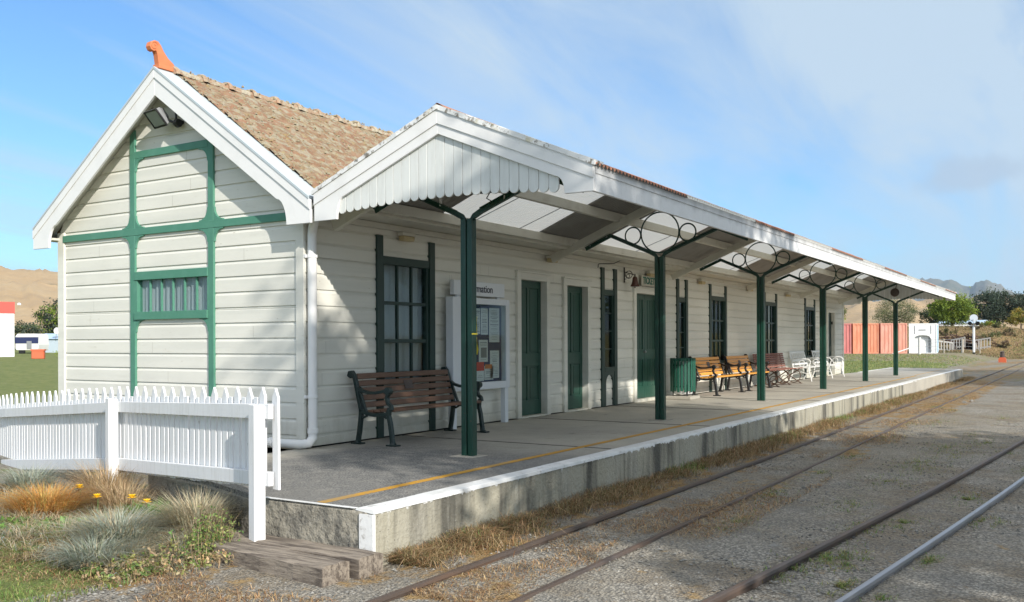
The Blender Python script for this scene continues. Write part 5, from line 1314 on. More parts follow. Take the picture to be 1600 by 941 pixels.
tussock('tussock_grass', 'blue grey fescue tussock at the front edge of the garden near the lawn', 'tussock', (4.02, 5.95, 0.03), 1300, 0.22, 0.34, BLUE, 0.005, (0.5, 1.5), group='grass clumps in the garden')
tussock('tussock_grass', 'small grey fescue tussock between the big tan tussock and the sleepers', 'tussock', (4.48, 5.62, 0.03), 700, 0.18, 0.24, BLUE + TAN, 0.005, (0.5, 1.5), group='grass clumps in the garden')
tussock('tussock_grass', 'silver grey tussock at the far left under the fence', 'tussock', (5.45, 9.15, 0.05), 900, 0.34, 0.32, BLUE, 0.006, (0.3, 1.2), group='grass clumps in the garden')
tussock('orange_sedge', 'rusty orange sedge clump left of the yellow flowers', 'sedge', (4.75, 7.75, 0.05), 1700, 0.34, 0.42, SEDGE, 0.006, (0.4, 1.4), group='grass clumps in the garden')
tussock('dry_grass', 'tall dry straw coloured grass round the middle fence post', 'dry grass', (5.38, 7.78, 0.05), 900, 0.50, 0.34, DRYC, 0.005, (0.2, 1.0), group='grass clumps in the garden')
tussock('dry_grass', 'dry straw coloured grass clump right of the middle fence post', 'dry grass', (5.22, 7.30, 0.05), 600, 0.36, 0.28, DRYC, 0.005, (0.3, 1.2), group='grass clumps in the garden')
tussock('green_grass', 'bright green grass clump behind the blue grey fescue', 'grass clump', (5.08, 6.75, 0.05), 600, 0.22, 0.30, [(0.09, 0.20, 0.035), (0.12, 0.25, 0.05)], 0.008, (0.3, 1.2), group='grass clumps in the garden')
leafy('leafy_herb', 'low green leafy herb in front of the orange sedge', 'herb', (4.42, 7.05, 0.04), 0.34, 0.12, 420, 0.07, GRN)
def stemmy(name, label, cat, loc, rad, h, n, cols, leaf=0.028, group=None):
    t = thing(name, label, cat, loc, 0, group); B = Blades()
    for i in range(n):
        a = rg.uniform(0, 6.283); r_ = rad * math.sqrt(rg.random()); bx, by = loc[0] + r_ * math.cos(a), loc[1] + r_ * math.sin(a)
        hh = h * rg.uniform(.45, 1.1) * (1 - 0.5 * (r_ / rad) ** 2); az = rg.uniform(0, 6.283); le = rg.uniform(.1, .7); col = vary(rg.choice(cols), rg, .25, .1)
        B.blade((bx, by, loc[2]), hh, 0.004, le, az, vary(rg.choice(DRYC), rg), .2)
        for k in range(rg.randint(5, 11)):
            q = rg.uniform(.25, 1.0); o_ = le * hh * q * q
            B.leaf((bx + o_ * math.cos(az) + rg.gauss(0, .012), by + o_ * math.sin(az) + rg.gauss(0, .012), loc[2] + hh * q), leaf * rg.uniform(.6, 1.3), vary(col, rg, .2, .08), rg, .4)
    B.build('foliage', LEAF, t); return t
stemmy('garden_shrub', 'scrubby yellow green shrub beside the fence end post', 'shrub', (4.64, 5.50, 0.02), 0.24, 0.36, 130, YGR + GRN)
stemmy('garden_shrub', 'sprawling low yellow green shrub spreading over the gravel edge', 'shrub', (4.36, 5.42, 0.01), 0.34, 0.17, 150, YGR + DRYC + DRYC + GRN)
stemmy('garden_shrub', 'low green weedy shrub between the fescues and the lawn', 'shrub', (4.02, 5.62, 0.01), 0.28, 0.12, 170, GRN + YGR + DRYC)
tussock('tussock_grass', 'drab brown dead looking tussock right of the wide blue grey fescue', 'tussock', (4.58, 5.86, 0.03), 900, 0.20, 0.34, DRYC + TAN + BLUE, 0.005, (0.5, 1.7), group='grass clumps in the garden')
tussock('tussock_grass', 'grey brown matted tussock at the garden front, left of the sprawling shrub', 'tussock', (4.13, 5.74, 0.02), 900, 0.15, 0.30, DRYC + TAN + BLUE, 0.005, (0.7, 1.9), group='grass clumps in the garden')
tussock('dry_grass', 'thin dry brown grass at the far left front of the garden', 'dry grass', (3.95, 6.60, 0.02), 800, 0.13, 0.42, DRYC + [(0.2, 0.13, 0.09)], 0.005, (0.7, 1.9), group='grass clumps in the garden')
leafy('leafy_herb', 'low green leafy herb at the left edge under the orange sedge', 'herb', (4.12, 7.35, 0.04), 0.36, 0.14, 420, 0.06, GRN)
SCAT = [(4.30, 6.75), (4.62, 6.75), (4.80, 6.45), (4.20, 6.1), (4.72, 5.72), (4.35, 5.95), (5.05, 7.45), (4.45, 7.45), (4.15, 7.0), (5.15, 8.3), (4.9, 8.4), (4.6, 6.2)]
for (gx, gy), w_ in zip(SCAT, ('behind the wide fescue', 'below the yellow flowers', 'between the fescue and the fence', 'left of the wide fescue', 'right of the dead tussock', 'in front of the dead tussock', 'against the orange sedge', 'in front of the orange sedge', 'by the green herb', 'behind the orange sedge', 'left of the orange sedge', 'in the middle of the bed')):
    tussock('straw_tuft', 'loose pale straw coloured tuft ' + w_, 'straw tuft', (gx, gy, 0.03), 420, rg.uniform(.14, .24), rg.uniform(.18, .30), TAN + DRYC + (BLUE if rg.random() < .5 else YGR), 0.005, (0.4, 1.9), group='grass clumps in the garden')
def flower(loc, label):
    t = thing('yellow_flower', label, 'flower', loc, 0, 'yellow flowers in the garden')
    m = MB(); m.tube([(loc[0], loc[1], 0.0), (loc[0] + .01, loc[1], loc[2] - 0.01)], 0.004, 5); m.build('stem', FSTEM, t)
    m = MB(); r = random.Random(int(loc[1] * 1000))
    for ring in range(2):
        for k in range(11):
            a = 2 * math.pi * k / 11 + ring * .3; L_ = 0.045 - 0.010 * ring; up_ = 0.008 + 0.018 * ring
            d = (math.cos(a), math.sin(a)); q = (-d[1] * 0.008, d[0] * 0.008); x, y, z = loc
            m.add([(x, y, z), (x + d[0] * L_ * .6 + q[0], y + d[1] * L_ * .6 + q[1], z + up_), (x + d[0] * L_, y + d[1] * L_, z + up_ * 1.3), (x + d[0] * L_ * .6 - q[0], y + d[1] * L_ * .6 - q[1], z + up_)], [(0, 1, 2, 3)])
    m.lathe([(0.0, 0.012), (0.008, 0.006), (0.009, 0.0)], loc, 8)
    m.build('petals', PETAL, t)
FSTEM = mat('flower_stem', (0.10, 0.16, 0.05), 0.7)
for l, s in (((5.06, 7.72, 0.28), 'leftmost yellow garden flower, by the middle fence post'), ((4.93, 7.27, 0.25), 'lowest yellow garden flower, over the green herb'), ((5.03, 6.93, 0.26), 'bigger yellow garden flower right of the dry grass'), ((5.02, 6.72, 0.24), 'rightmost yellow garden flower, over the bright green grass')): flower(l, s)
# ground cover
def cover(name, n, place, cols, h, w, lean=(0.2, 1.4), material=None):
    B = Blades()
    for i in range(n):
        p = place()
        if p is None: continue
        x, y, k = p
        B.blade((x, y, gz(x, y) - 0.004), h * k * rg.uniform(0.4, 1.2), w * rg.uniform(.7, 1.3), rg.uniform(*lean), rg.uniform(0, 6.283), vary(rg.choice(cols), rg, 0.3, 0.1), curl=rg.uniform(.2, 1))
    o = B.build(name, BLADE); return tag(o, kind='stuff')
STRAW = [(0.44, 0.31, 0.17), (0.36, 0.235, 0.12), (0.50, 0.38, 0.22), (0.29, 0.16, 0.075), (0.20, 0.13, 0.08)]
def by_wall():
    x = 5.2 + 38 * rg.random() ** 1.5; den = 0.52 + 1.0 * ns(x * 0.55, 3.3) + 0.5 * ns(x * 1.9, 8.1) + 0.3 * (rg.random() - 0.5)
    if den < 0.3: return None
    y = 4.24 - abs(rg.gauss(0, 0.10 + 0.13 * max(0, den)))
    if y < 3.45: return None
    return x, y, (0.6 + max(0, den)) * (1 - 0.5 * (4.24 - y))
cover('dry_weeds', 34000, by_wall, STRAW + [(0.22, 0.19, 0.085), (0.17, 0.16, 0.07)], 0.11, 0.005, (0.4, 2.2))
def wall_green():
    x = 6 + 22 * rg.random() ** 1.2
    if ns(x * 0.8, 7.7) < 0.12: return None
    return x, 4.22 - abs(rg.gauss(0, 0.12)), 1
cover('green_weeds', 3800, wall_green, GRN + YGR, 0.13, 0.007)
def track_straw():
    x = 4.6 + 34 * rg.random() ** 1.4; y = rg.uniform(2.45, 3.65)
    d = ns(x * 0.55, y * 1.6, 2.2) + 0.35 * ns(x * 2.1, y * 3, 5) + 0.16 * (abs(y - 3.0) < 0.22)
    if d < 0.06: return None
    return x, y, 0.4 + d
cover('straw_litter', 40000, track_straw, STRAW, 0.055, 0.005, (0.8, 2.8))
TUFTS = [(7.9, 2.6, .25), (9.6, 2.75, .3), (11.4, 2.7, .35), (13.2, 2.7, .4), (16, 2.8, .5), (19, 2.85, .5), (13.0, 1.85, .5), (15, 1.75, .5), (6.45, 1.72, .22), (7.05, 1.60, .16), (6.9, 1.45, .2), (6.2, 1.35, .1), (8.2, 1.62, .2), (8.6, 1.35, .14), (10.2, 1.0, .2), (9.2, 1.92, .3), (11.0, 1.9, .4), (12.5, 1.75, .45), (14.0, 1.55, .5), (16.0, 1.3, .5), (12.6, 0.62, .22), (14.6, .9, .3), (17.3, 1.6, .5), (19.5, 2.4, .5), (9.0, .72, .12), (7.2, .95, .08), (5.9, 1.05, .1), (21, 1.4, .5), (24, 3.0, .4), (23.0, 2.6, .35), (28.0, 3.0, .4)]
def tuft():
    cx_, cy_, r_ = rg.choice(TUFTS); a = rg.uniform(0, 6.283); q = r_ * abs(rg.gauss(0, 0.8)); x, y = cx_ + 2.0 * q * math.cos(a), cy_ + 0.7 * q * math.sin(a)
    if ns(x * 7, y * 9, 3) < -0.05: return None
    return x, y, 0.3 + 0.6 * rg.random()
cover('grass_tufts', 17000, tuft, GRN + YGR + [(0.30, 0.24, 0.10), (0.36, 0.26, 0.13)], 0.05, 0.0045, (0.5, 2.2))
def garden_grass():
    x, y = rg.uniform(3.0, 5.1), rg.uniform(5.35, 9.6)
    if x > 4.75 + (y - 5.2) * .24 or (x > 3.95 and rg.random() < .72): return None
    k = 0.5 + 0.6 * max(0, ns(x * 2, y * 2, 1)); return x, y, k
cover('lawn_grass', 26000, garden_grass, GRN + YGR + [(0.16, 0.14, 0.06)], 0.065, 0.005, (0.3, 1.5))
def garden_litter():
    x, y = rg.uniform(3.5, 5.0), rg.uniform(3.9, 6.6)
    if ns(x * 2.4, y * 2.4, 6) < -0.05 or (4.42 < x and 4.05 < y < 6.05 and rg.random() < .93): return None
    return x, y, 0.7
cover('straw_litter', 9000, garden_litter, STRAW, 0.06, 0.005, (0.8, 2.8))
def bed_straw():
    y = rg.uniform(5.3, 9.5); x = rg.uniform(3.85, 4.75 + (y - 5.2) * .26)
    if ns(x * 2.2, y * 2.2, 11) < -0.12: return None
    return x, y, 0.7 + .6 * rg.random()
cover('bed_straw', 11000, bed_straw, TAN + DRYC + BLUE[:2], 0.10, 0.005, (0.5, 2.2))
def far_lawn():
    x = 36 + 42 * rg.random(); y = 6.5 + rg.random() * 18
    if x < 44 and y < 7.6: return None
    return x, y, 1
cover('far_grass', 26000, far_lawn, YGR + YGR + GRN + [(0.30, 0.25, 0.10)], 0.08, 0.025, (0.2, 1.2))
def bank_grass():
    x = 88 + 42 * rg.random(); y = 3 + rg.random() * 20; return x, y, 0.6 + max(0, ns(x * .15, y * .3))
cover('bank_scrub', 20000, bank_grass, [(0.30, 0.23, 0.13), (0.24, 0.20, 0.10), (0.17, 0.17, 0.07), (0.22, 0.15, 0.11), (0.12, 0.13, 0.05)], 0.22, 0.05, (0.3, 1.2))
# loose stones
def stones():
    m = MB(); cs = []; r = random.Random(4)
    def st(x, y, s):
        o = len(m.v); z = gz(x, y); a = r.uniform(0, 6.28); k = [r.uniform(.6, 1.2) for _ in range(6)]
        ca, sa = math.cos(a), math.sin(a)
        P = [(1 * k[0], 0, 0), (0, .8 * k[1], 0), (-1 * k[2], 0, 0), (0, -.8 * k[3], 0), (0.1, 0.1, .55 * k[4]), (0, 0, -.4)]
        m.add([(x + s * (px * ca - py * sa), y + s * (px * sa + py * ca), z + s * pz + 0.001) for px, py, pz in P], [(0, 1, 4), (1, 2, 4), (2, 3, 4), (3, 0, 4), (1, 0, 5), (2, 1, 5), (3, 2, 5), (0, 3, 5)])
        b = r.uniform(.5, 1.35); c = (0.24 * b, 0.232 * b, 0.21 * b); cs.extend([c] * 6)
    for i in range(26000):
        x = 3.2 + 17 * r.random() ** 1.6; y = r.uniform(-0.6, 4.15)
        if x < 4.5: y = r.uniform(1.5, 5.6)
        if 4.42 < x < 5.02 and y > 4.0: continue
        st(x, y, 0.005 + 0.016 * r.random() ** 3)
    for x, y, s in ((7.15, 2.05, .05), (7.5, 2.12, .03), (12.3, 3.25, .06), (6.5, 2.6, .025), (9.1, 2.5, .03), (26, 2.6, .12), (26.6, 2.5, .09)): st(x, y, s)
    me = bpy.data.meshes.new('gravel_stones'); me.from_pydata(m.v, [], m.f); me.materials.append(STONE)
    at = me.color_attributes.new('col', 'FLOAT_COLOR', 'POINT'); arr = np.ones((len(m.v), 4), dtype=np.float32); arr[:, :3] = np.array(cs, dtype=np.float32); at.data.foreach_set('color', arr.ravel())
    o = bpy.data.objects.new('gravel_stones', me); COL.objects.link(o); tag(o, kind='stuff')
stones()

# ------------------------------------------------------------------ trees
def tree(name, label, cat, loc, blobs, n, leaf, cols, trunk_r, trunk_top, group=None, limbs=6, clump=0.35, shell=0.5, asp=0.6):
    """blobs: (dx, dy, z, rx, ry, rz)"""
    t = thing(name, label, cat, loc, 0, group); r = random.Random(int(abs(loc[0] * 13 + loc[1] * 7) * 10)); B = Blades()
    vol = [b[3] * b[4] * b[5] for b in blobs]; tot = sum(vol)
    for b, v in zip(blobs, vol):
        nb = int(n * v / tot); nc = max(6, int(nb / 60))
        cl = []
        for k in range(nc):
            d = Vector((r.gauss(0, 1), r.gauss(0, 1), r.gauss(0, 1))).normalized(); q = shell + (1 - shell) * r.random() ** 0.6
            q *= 0.82 + 0.3 * r.random()
            cl.append((Vector((d.x * b[3] * q, d.y * b[4] * q, d.z * b[5] * q)), vary(r.choice(cols), r, 0.28, 0.10), r.uniform(0.6, 1.3)))
        cr = clump * (b[3] + b[4] + b[5]) / 3
        for k in range(nb):
            c, col, sz = r.choice(cl); g = Vector((r.gauss(0, .5), r.gauss(0, .5), r.gauss(0, .38))) * cr * sz
            B.leaf((loc[0] + b[0] + c.x + g.x, loc[1] + b[1] + c.y + g.y, loc[2] + b[2] + c.z + g.z), leaf * r.uniform(.6, 1.3), vary(col, r, 0.14, 0.05), r, 0.4, asp)
    B.build('crown', LEAF, t)
    m = MB(); x, y, z = loc
    m.tube([(x, y, z - 0.2), (x + trunk_r * .3, y, z + trunk_top * .5), (x, y + trunk_r * .4, z + trunk_top)], [trunk_r * 1.25, trunk_r, trunk_r * .7], 9)
    for k in range(limbs):
        b = blobs[k % len(blobs)]; a = r.uniform(0, 6.28); s = trunk_top * r.uniform(.55, 1.0)
        e = (x + b[0] + b[3] * .6 * math.cos(a), y + b[1] + b[4] * .6 * math.sin(a), z + b[2] + b[5] * r.uniform(-.2, .5))
        mid = ((x + e[0]) / 2, (y + e[1]) / 2, (z + s + e[2]) / 2 - 0.05 * trunk_top)
        m.tube([(x, y, z + s), mid, e], [trunk_r * .5, trunk_r * .32, trunk_r * .1], 6)
    m.build('trunk', BARK, t); return t
DG = [(0.045, 0.075, 0.030), (0.055, 0.09, 0.04), (0.035, 0.055, 0.025)]
BG = [(0.17, 0.24, 0.03), (0.22, 0.29, 0.04), (0.11, 0.17, 0.03)]
WG = [(0.16, 0.19, 0.09), (0.19, 0.21, 0.10), (0.13, 0.16, 0.07)]
YG = [(0.30, 0.26, 0.05), (0.36, 0.28, 0.06), (0.22, 0.22, 0.05)]
GB = [(0.06, 0.085, 0.055), (0.075, 0.10, 0.07), (0.045, 0.065, 0.04)]
# beyond the far end of the platform
tree('broadleaf_tree', 'bright green leafy tree right of the verandah end', 'tree', (126.5, 14.0, 2.9), [(0, 0, 2.7, 2.3, 2.3, 1.9), (.6, -1.3, 2.2, 1.2, 1.4, 1.3), (-.4, 1.2, 2.5, 1.4, 1.3, 1.4), (0, .2, 3.5, 1.3, 1.2, 1.0)], 16000, 0.22, BG, 0.16, 2.2, 'trees beyond the yard')
tree('gum_tree', 'big dark grey green tree at the right edge beyond the bank', 'tree', (169.5, 12.2, 3.6), [(0, 1.2, 3.6, 3.2, 2.6, 2.4), (1, -1.6, 4.0, 3.0, 2.6, 2.0), (0, -3.9, 3.2, 2.4, 2.2, 2.2), (0, 0.3, 1.9, 3.0, 3.4, 1.4), (0, -0.5, 4.6, 1.8, 1.6, 1.0)], 15000, 0.30, GB, 0.25, 3.0, 'trees beyond the yard')
tree('young_tree', 'small yellowing tree in front of the dark grey green tree', 'tree', (147.9, 7.6, 3.2), [(0, 0, 1.7, 1.2, 1.3, 1.1), (0, .8, 1.2, .9, .9, .8)], 3600, 0.2, YG, 0.09, 1.4, 'trees beyond the yard')
tree('low_bush', 'low yellow green bush along the top of the bank', 'bush', (140, 11.2, 3.1), [(0, 0, .5, .8, 1.6, .5)], 1800, 0.18, YG + BG, 0.05, 0.4, 'trees beyond the yard')
tree('willow_tree', 'pale feathery willow behind the salmon container', 'tree', (132, 21.4, 3.0), [(0, 0, 2.3, 2.4, 2.6, 1.9), (0, 1.6, 1.8, 1.6, 1.5, 1.3), (0, -1.4, 2.1, 1.6, 1.4, 1.6)], 10000, 0.18, WG, 0.2, 2.0, 'trees beyond the yard', asp=0.3)
tree('conifer', 'small dark conifer above the white container', 'tree', (133, 17.4, 3.1), [(0, 0, 1.5, 1.2, 1.4, .9), (0, -.7, 1.4, .8, .8, .7)], 3000, 0.18, DG, 0.12, 1.0, 'trees beyond the yard')
tree('broadleaf_tree', 'green tree just past the far corner of the station', 'tree', (128, 29.0, 3.0), [(0, 0, 2.4, 1.8, 1.9, 1.6)], 4000, 0.2, BG + WG, 0.15, 1.6, 'trees beyond the yard')
for i, (bx, by, br, lb) in enumerate(((112, 12.8, .8, 'olive scrub bush on the bank behind the white railings'), (118, 10.6, .7, 'olive scrub bush on the bank behind the signal'), (108, 8.2, .9, 'brownish scrub bush low on the bank right of the signal'), (104, 7.0, .7, 'brownish scrub bush at the foot of the bank near the orange stand'), (121, 8.6, .6, 'dark scrub bush near the top of the bank'), (114, 6.9, .8, 'dry scrub bush on the right of the bank'))):
    tree('low_bush', lb, 'bush', (bx, by, gz(bx, by)), [(0, 0, .45 * br, .8 * br, 1.2 * br, .5 * br), (.3, .8 * br, .35 * br, .6 * br, .8 * br, .4 * br)], 900, .16, [[(0.12, 0.13, 0.05), (0.16, 0.16, 0.07)], [(0.20, 0.15, 0.09), (0.16, 0.14, 0.07)]][i % 2], .04, .3, 'scrub bushes on the bank', limbs=3)
# left of the station
tree('broadleaf_tree', 'dark leafy tree behind the sheds left of the station', 'tree', (71.2, 113.1, 1.0), [(0, 0, 3.6, 2.6, 2.0, 2.2), (1.2, -1, 3.0, 2.2, 2.0, 1.9)], 8000, 0.28, GB + BG, 0.22, 2.6, 'trees left of the station')
tree('low_bush', 'grey green bush behind the caravan', 'bush', (63.3, 106.8, 1.0), [(0, 0, 1.9, 1.7, 1.5, 1.3), (-1.2, 1.2, 1.6, 1.3, 1.3, 1.1)], 5000, 0.22, WG + GB, 0.12, 1.2, 'trees left of the station')
# trees standing across the tracks behind the photographer: their shade falls on the yard
for i, (x, y, bl, n) in enumerate([
    (2.8, -8.5, [(0, 0, 7.2, 1.9, 2.4, 2.6), (1.2, .5, 6.4, 1.8, 2.0, 2.0), (-0.9, .2, 5.4, 1.1, 1.6, 1.4), (.6, 0, 9.8, 1.8, 1.8, 2.2), (2.0, 0, 9.2, 1.6, 1.8, 1.7), (-2.46, 0, 9.6, .8, 1.2, 1.2), (-2.4, 0.3, 9.5, .8, 1.2, 1.2), (-2.5, -.3, 9.4, .8, 1.2, 1.2), (-2.44, 0, 9.0, .7, 1.1, .9), (0.6, 0, 11.6, 1.4, 1.4, 1.2)], 17000),
    (6.4, -8.8, [(0, 0, 6.4, 2.2, 2.4, 2.1), (1.5, 0, 5.4, 1.8, 2.0, 1.7), (-1.2, 0, 7.8, 1.7, 1.9, 1.8), (-.6, 0, 9.7, 1.9, 1.7, 1.6), (1.0, .3, 8.6, 1.4, 1.5, 1.3)], 10000),
    (10.6, -8.0, [(0, 0, 4.4, 1.9, 2.2, 1.5), (1.6, 0.6, 3.8, 1.6, 1.8, 1.2), (-1, 0, 5.4, 1.4, 1.5, 1.1)], 4200),
    (32.6, -9.5, [(0, 0, 6.4, 2.2, 2.4, 2.6), (1.6, 0, 5.2, 2.0, 2.2, 2.2), (2.2, .3, 7.8, 1.9, 2.0, 1.8)], 7000),
    (38.6, -9.5, [(0, 0, 6.8, 2.8, 2.6, 2.8), (2.0, 0, 5.6, 2.4, 2.2, 2.2), (-1.6, 0, 5.0, 2.0, 2.0, 1.8)], 8000),
    (45.4, -9.5, [(0, 0, 6.6, 2.9, 2.6, 2.7), (2.2, 0, 5.2, 2.4, 2.2, 2.2), (-2.0, 0, 5.0, 2.2, 2.0, 1.8)], 8000)]):
    tree('shade_tree', ['tall leafy tree across the tracks, nearest behind the photographer', 'tall leafy tree across the tracks opposite the platform end', 'lower leafy tree across the tracks opposite the doors', 'broad leafy tree across the tracks opposite the far platform end', 'broad leafy tree across the tracks beyond the far platform end', 'broad leafy tree across the tracks, farthest of the row'][i], 'tree', (x, y, 0), bl, n, 0.26, BG + DG, 0.18, 4.0, 'trees across the tracks', clump=0.5)

# ------------------------------------------------------------------ things beyond the far end
def container(label, c0, c1, base, depth, colr, group, end=False):
    """c0, c1: left and right foot of the end facing the camera"""
    a = Vector((c0[0], c0[1])); b = Vector((c1[0], c1[1])); w = (b - a).length; u = (b - a) / w; n = Vector((-u.y, u.x))
    if n.dot(a) < 0: n = -n
    t = thing('shipping_container', label, 'container', (a.x, a.y, base), math.atan2(u.y, u.x), group); s = 1 if n.dot(Vector((-u.y, u.x))) > 0 else -1
    H = 2.59; M_ = colr; m = MB()
    Y = lambda q: s * q
    def bx(x0, x1, y0, y1, z0, z1): m.box(x0, x1, min(Y(y0), Y(y1)), max(Y(y0), Y(y1)), z0, z1)
    bx(0, 0.09, 0, .09, 0, H); bx(w - 0.09, w, 0, .09, 0, H); bx(.09, w - .09, 0.002, .09, H - .11, H - .002); bx(.09, w - .09, 0.002, .09, 0.0, .14)
    bx(0, w, depth - .1, depth, 0, H); bx(0.01, 0.09, .09, depth - .1, H - .1, H - .002); bx(w - .09, w - .01, .09, depth - .1, H - .1, H - .002); bx(0.01, w - .01, .09, depth - .1, 0, .12)
    fr = m.build('frame', M_, t, local=True)
    m = MB(); bx(0.03, w - 0.03, .06, depth - .06, H - .06, H - .03); m.build('roof', M_, t, local=True)
    def corr(p, q, z0, z1, ax):
        mm = MB(); L_ = q - p; k = max(4, int(L_ / 0.27)); v = []; f = []
        for i in range(k):
            for d, o in ((0, 0), (.28, 0), (.42, .036), (.86, .036)):
                v.append(p + L_ * (i + d) / k); f.append(o)
        v.append(q); f.append(0); return list(zip(v, f))
    m = MB(); pr = corr(.09, w - .09, 0, 0, 0); o = len(m.v)
    vs_ = []; fs = []
    for x, d in pr: vs_ += [(x, Y(.03 + d), .14), (x, Y(.03 + d), H - .11)]
    for i in range(len(pr) - 1): fs.append((2 * i, 2 * i + 2, 2 * i + 3, 2 * i + 1))
    if not end: m.add(vs_, fs); m.build('end_panel', M_, t, local=True)
    m = MB(); pr = corr(.09, depth - .1, 0, 0, 0)
    for xs_, sg in ((0.02, 1), (w - 0.02, -1)):
        vs_ = []; fs = []
        for y, d in pr: vs_ += [(xs_ + sg * d, Y(y), .12), (xs_ + sg * d, Y(y), H - .1)]
        for i in range(len(pr) - 1): fs.append((2 * i, 2 * i + 2, 2 * i + 3, 2 * i + 1))
        m.add(vs_, fs)
    m.build('side_panel', M_ if not end else C_BLUE, t, local=True)
    if end:      # plain white end with an arched recess
        m = MB(); a0, a1 = w * .17, w * .80; pts = [(.09, .14), (.09, H - .11), (w - .09, H - .11), (w - .09, .14), (a1, .14), (a1, 1.25)]
        for k in range(7):
            th = math.pi * k / 6; pts.append(((a0 + a1) / 2 + (a1 - a0) / 2 * math.cos(th) * (1 if abs(math.cos(th)) > .99 else .92), 1.25 + .36 * math.sin(th) ** .6))
        pts += [(a0, 1.25), (a0, .14)]
        m.prism(pts, 'y', min(Y(.03), Y(.06)), max(Y(.03), Y(.06))); m.build('end_panel', M_, t, local=True)
        m = MB(); bx(a0 - .05, a1 - .22, .30, .33, .14, 1.75); bx(a1 - .2, a1 + .05, .45, .48, .14, 1.75); m.build('recess_panel', C_WHITE, t, local=True)
        m = MB(); bx(w * .2, w * .2 + .04, 0.0, .03, 1.72, H - .2); bx(w * .78, w * .78 + .04, 0, .03, 1.72, H - .2); bx(w * .35, w * .6, 0.01, .03, 2.0, 2.08); m.build('locking_bar', GREYM, t, local=True)
    return t
def cpaint(name, c, d): return mat(name, c, 0.6, [(d, (2, 2, .6), 2, .42, .68, .75), (tuple(q * 0.4 for q in c), V1, 3, .64, .74, .6)])
C_PINK = cpaint('faded_pink_container_paint', (0.50, 0.16, 0.15), (0.56, 0.25, 0.22)); C_OR = cpaint('faded_orange_container_paint', (0.55, 0.20, 0.11), (0.58, 0.28, 0.18)); C_SAL = cpaint('faded_salmon_container_paint', (0.55, 0.23, 0.165), (0.58, 0.33, 0.26))
C_WHITE = cpaint('white_container_paint', (0.84, 0.86, 0.86), (0.76, 0.76, 0.73)); C_BLUE = mat('pale_blue_container_paint', (0.30, 0.45, 0.62), 0.6)
gc = 'shipping containers in a row'
container('faded pink shipping container, leftmost of the row past the station', (80.65, 18.75), (81.36, 16.72), .45, 6, C_PINK, gc)
container('bright orange shipping container between the pink and salmon ones', (81.42, 16.60), (82.57, 14.77), .45, 6, C_OR, gc)
container('salmon shipping container between the orange and the white ones', (82.66, 14.62), (83.84, 12.72), .45, 6, C_SAL, gc)
container('white shipping container with an arched recess in its end', (83.90, 12.60), (84.12, 10.46), .42, 6, C_WHITE, gc, end=True)
def crossing_signal():
    x, y, z = 89.0, 8.16, 0.22; t = thing('crossing_signal', 'white railway signal post with two black lamps and a round disc', 'signal', (x, y, z))
    v = Vector((-x, -y, 0)).normalized(); sd = Vector((-v.y, v.x, 0))
    m = MB(); m.tube([(x, y, z + 0.32), (x, y, z + 2.55)], 0.10, 10); m.build('post', IRON_W, t)
    m = MB(); m.tube([(x, y, z - .1), (x, y, z + 0.33)], 0.115, 10); m.build('foot', BLK, t)
    m = MB(); c = Vector((x, y, z + 2.62)); m.bar(c - sd * .42, c + sd * .42, 0.1, 0.06); m.build('cross_arm', IRON_W, t)
    for s in (-.3, .3):
        m = MB(); p = c + sd * s + Vector((0, 0, .2)); m.tube([p - v * .10, p + v * .12], [0.15, 0.16], 14); m.tube([p + v * .12, p + v * .30], [0.165, 0.17], 14, caps=False); m.build('lamp_hood', BLK, t)
    m = MB(); p = c + Vector((0, 0, .66)) - v * .12; m.tube([p, p + v * .03], 0.32, 24); m.tube([(x, y, z + 2.55), (x, y, z + 3.2)], 0.04, 8); m.build('disc', C_DISC, t)
C_DISC = mat('pale_grey_disc_paint', (0.55, 0.60, 0.64), 0.5)
crossing_signal()
def marker():
    x, y, z = 74.4, 5.0, 0.02; t = thing('point_indicator', 'orange and black points lever stand beside the far track', 'points stand', (x, y, z))
    m = MB(); m.box(x - .2, x + .2, y - .24, y + .24, z - .05, z + .22); m.prism([(y - .24, z + .22), (y + .24, z + .22), (y + .15, z + .34), (y - .15, z + .34)], 'x', x - .15, x + .15); m.build('base', C_MARK, t)
    m = MB(); m.tube([(x, y, z + .33), (x, y, z + .72)], [.15, .14], 12); m.lathe([(.16, .7), (.17, .73), (0, .8)], (x, y, z), 12); m.build('lamp', BRONZE, t)
C_MARK = mat('faded_red_orange_paint', (0.55, 0.12, 0.05), 0.6)
marker()
def field_fence():
    t = thing('wire_fence', 'white post and wire fence in front of the white container', 'fence', (80.0, 11.2, .35))
    P = [(80.04, 11.24), (84.6, 10.0), (88.5, 9.0), (92.5, 8.0)]
    for i, (x, y) in enumerate(P):
        m = MB(); z = gz(x, y); m.tube([(x, y, z - .1), (x, y, z + 1.35 - .15 * (i > 0))], .11 if i in (0, 2) else .05, 8); m.build('post', C_RAIL2 if i == 0 else C_POST, t)
    m = MB(); x, y = P[0]; z = gz(x, y); m.tube([(x, y, z + .75), (x - .6, y + 1.9, z + .02)], .05, 6); m.build('brace', IRON_W, t)
    m = MB()
    for h in (.3, .6, .9, 1.15):
        m.tube([(x, y, gz(x, y) + h) for x, y in P], .010, 4)
    m.build('wire', GREYM, t)
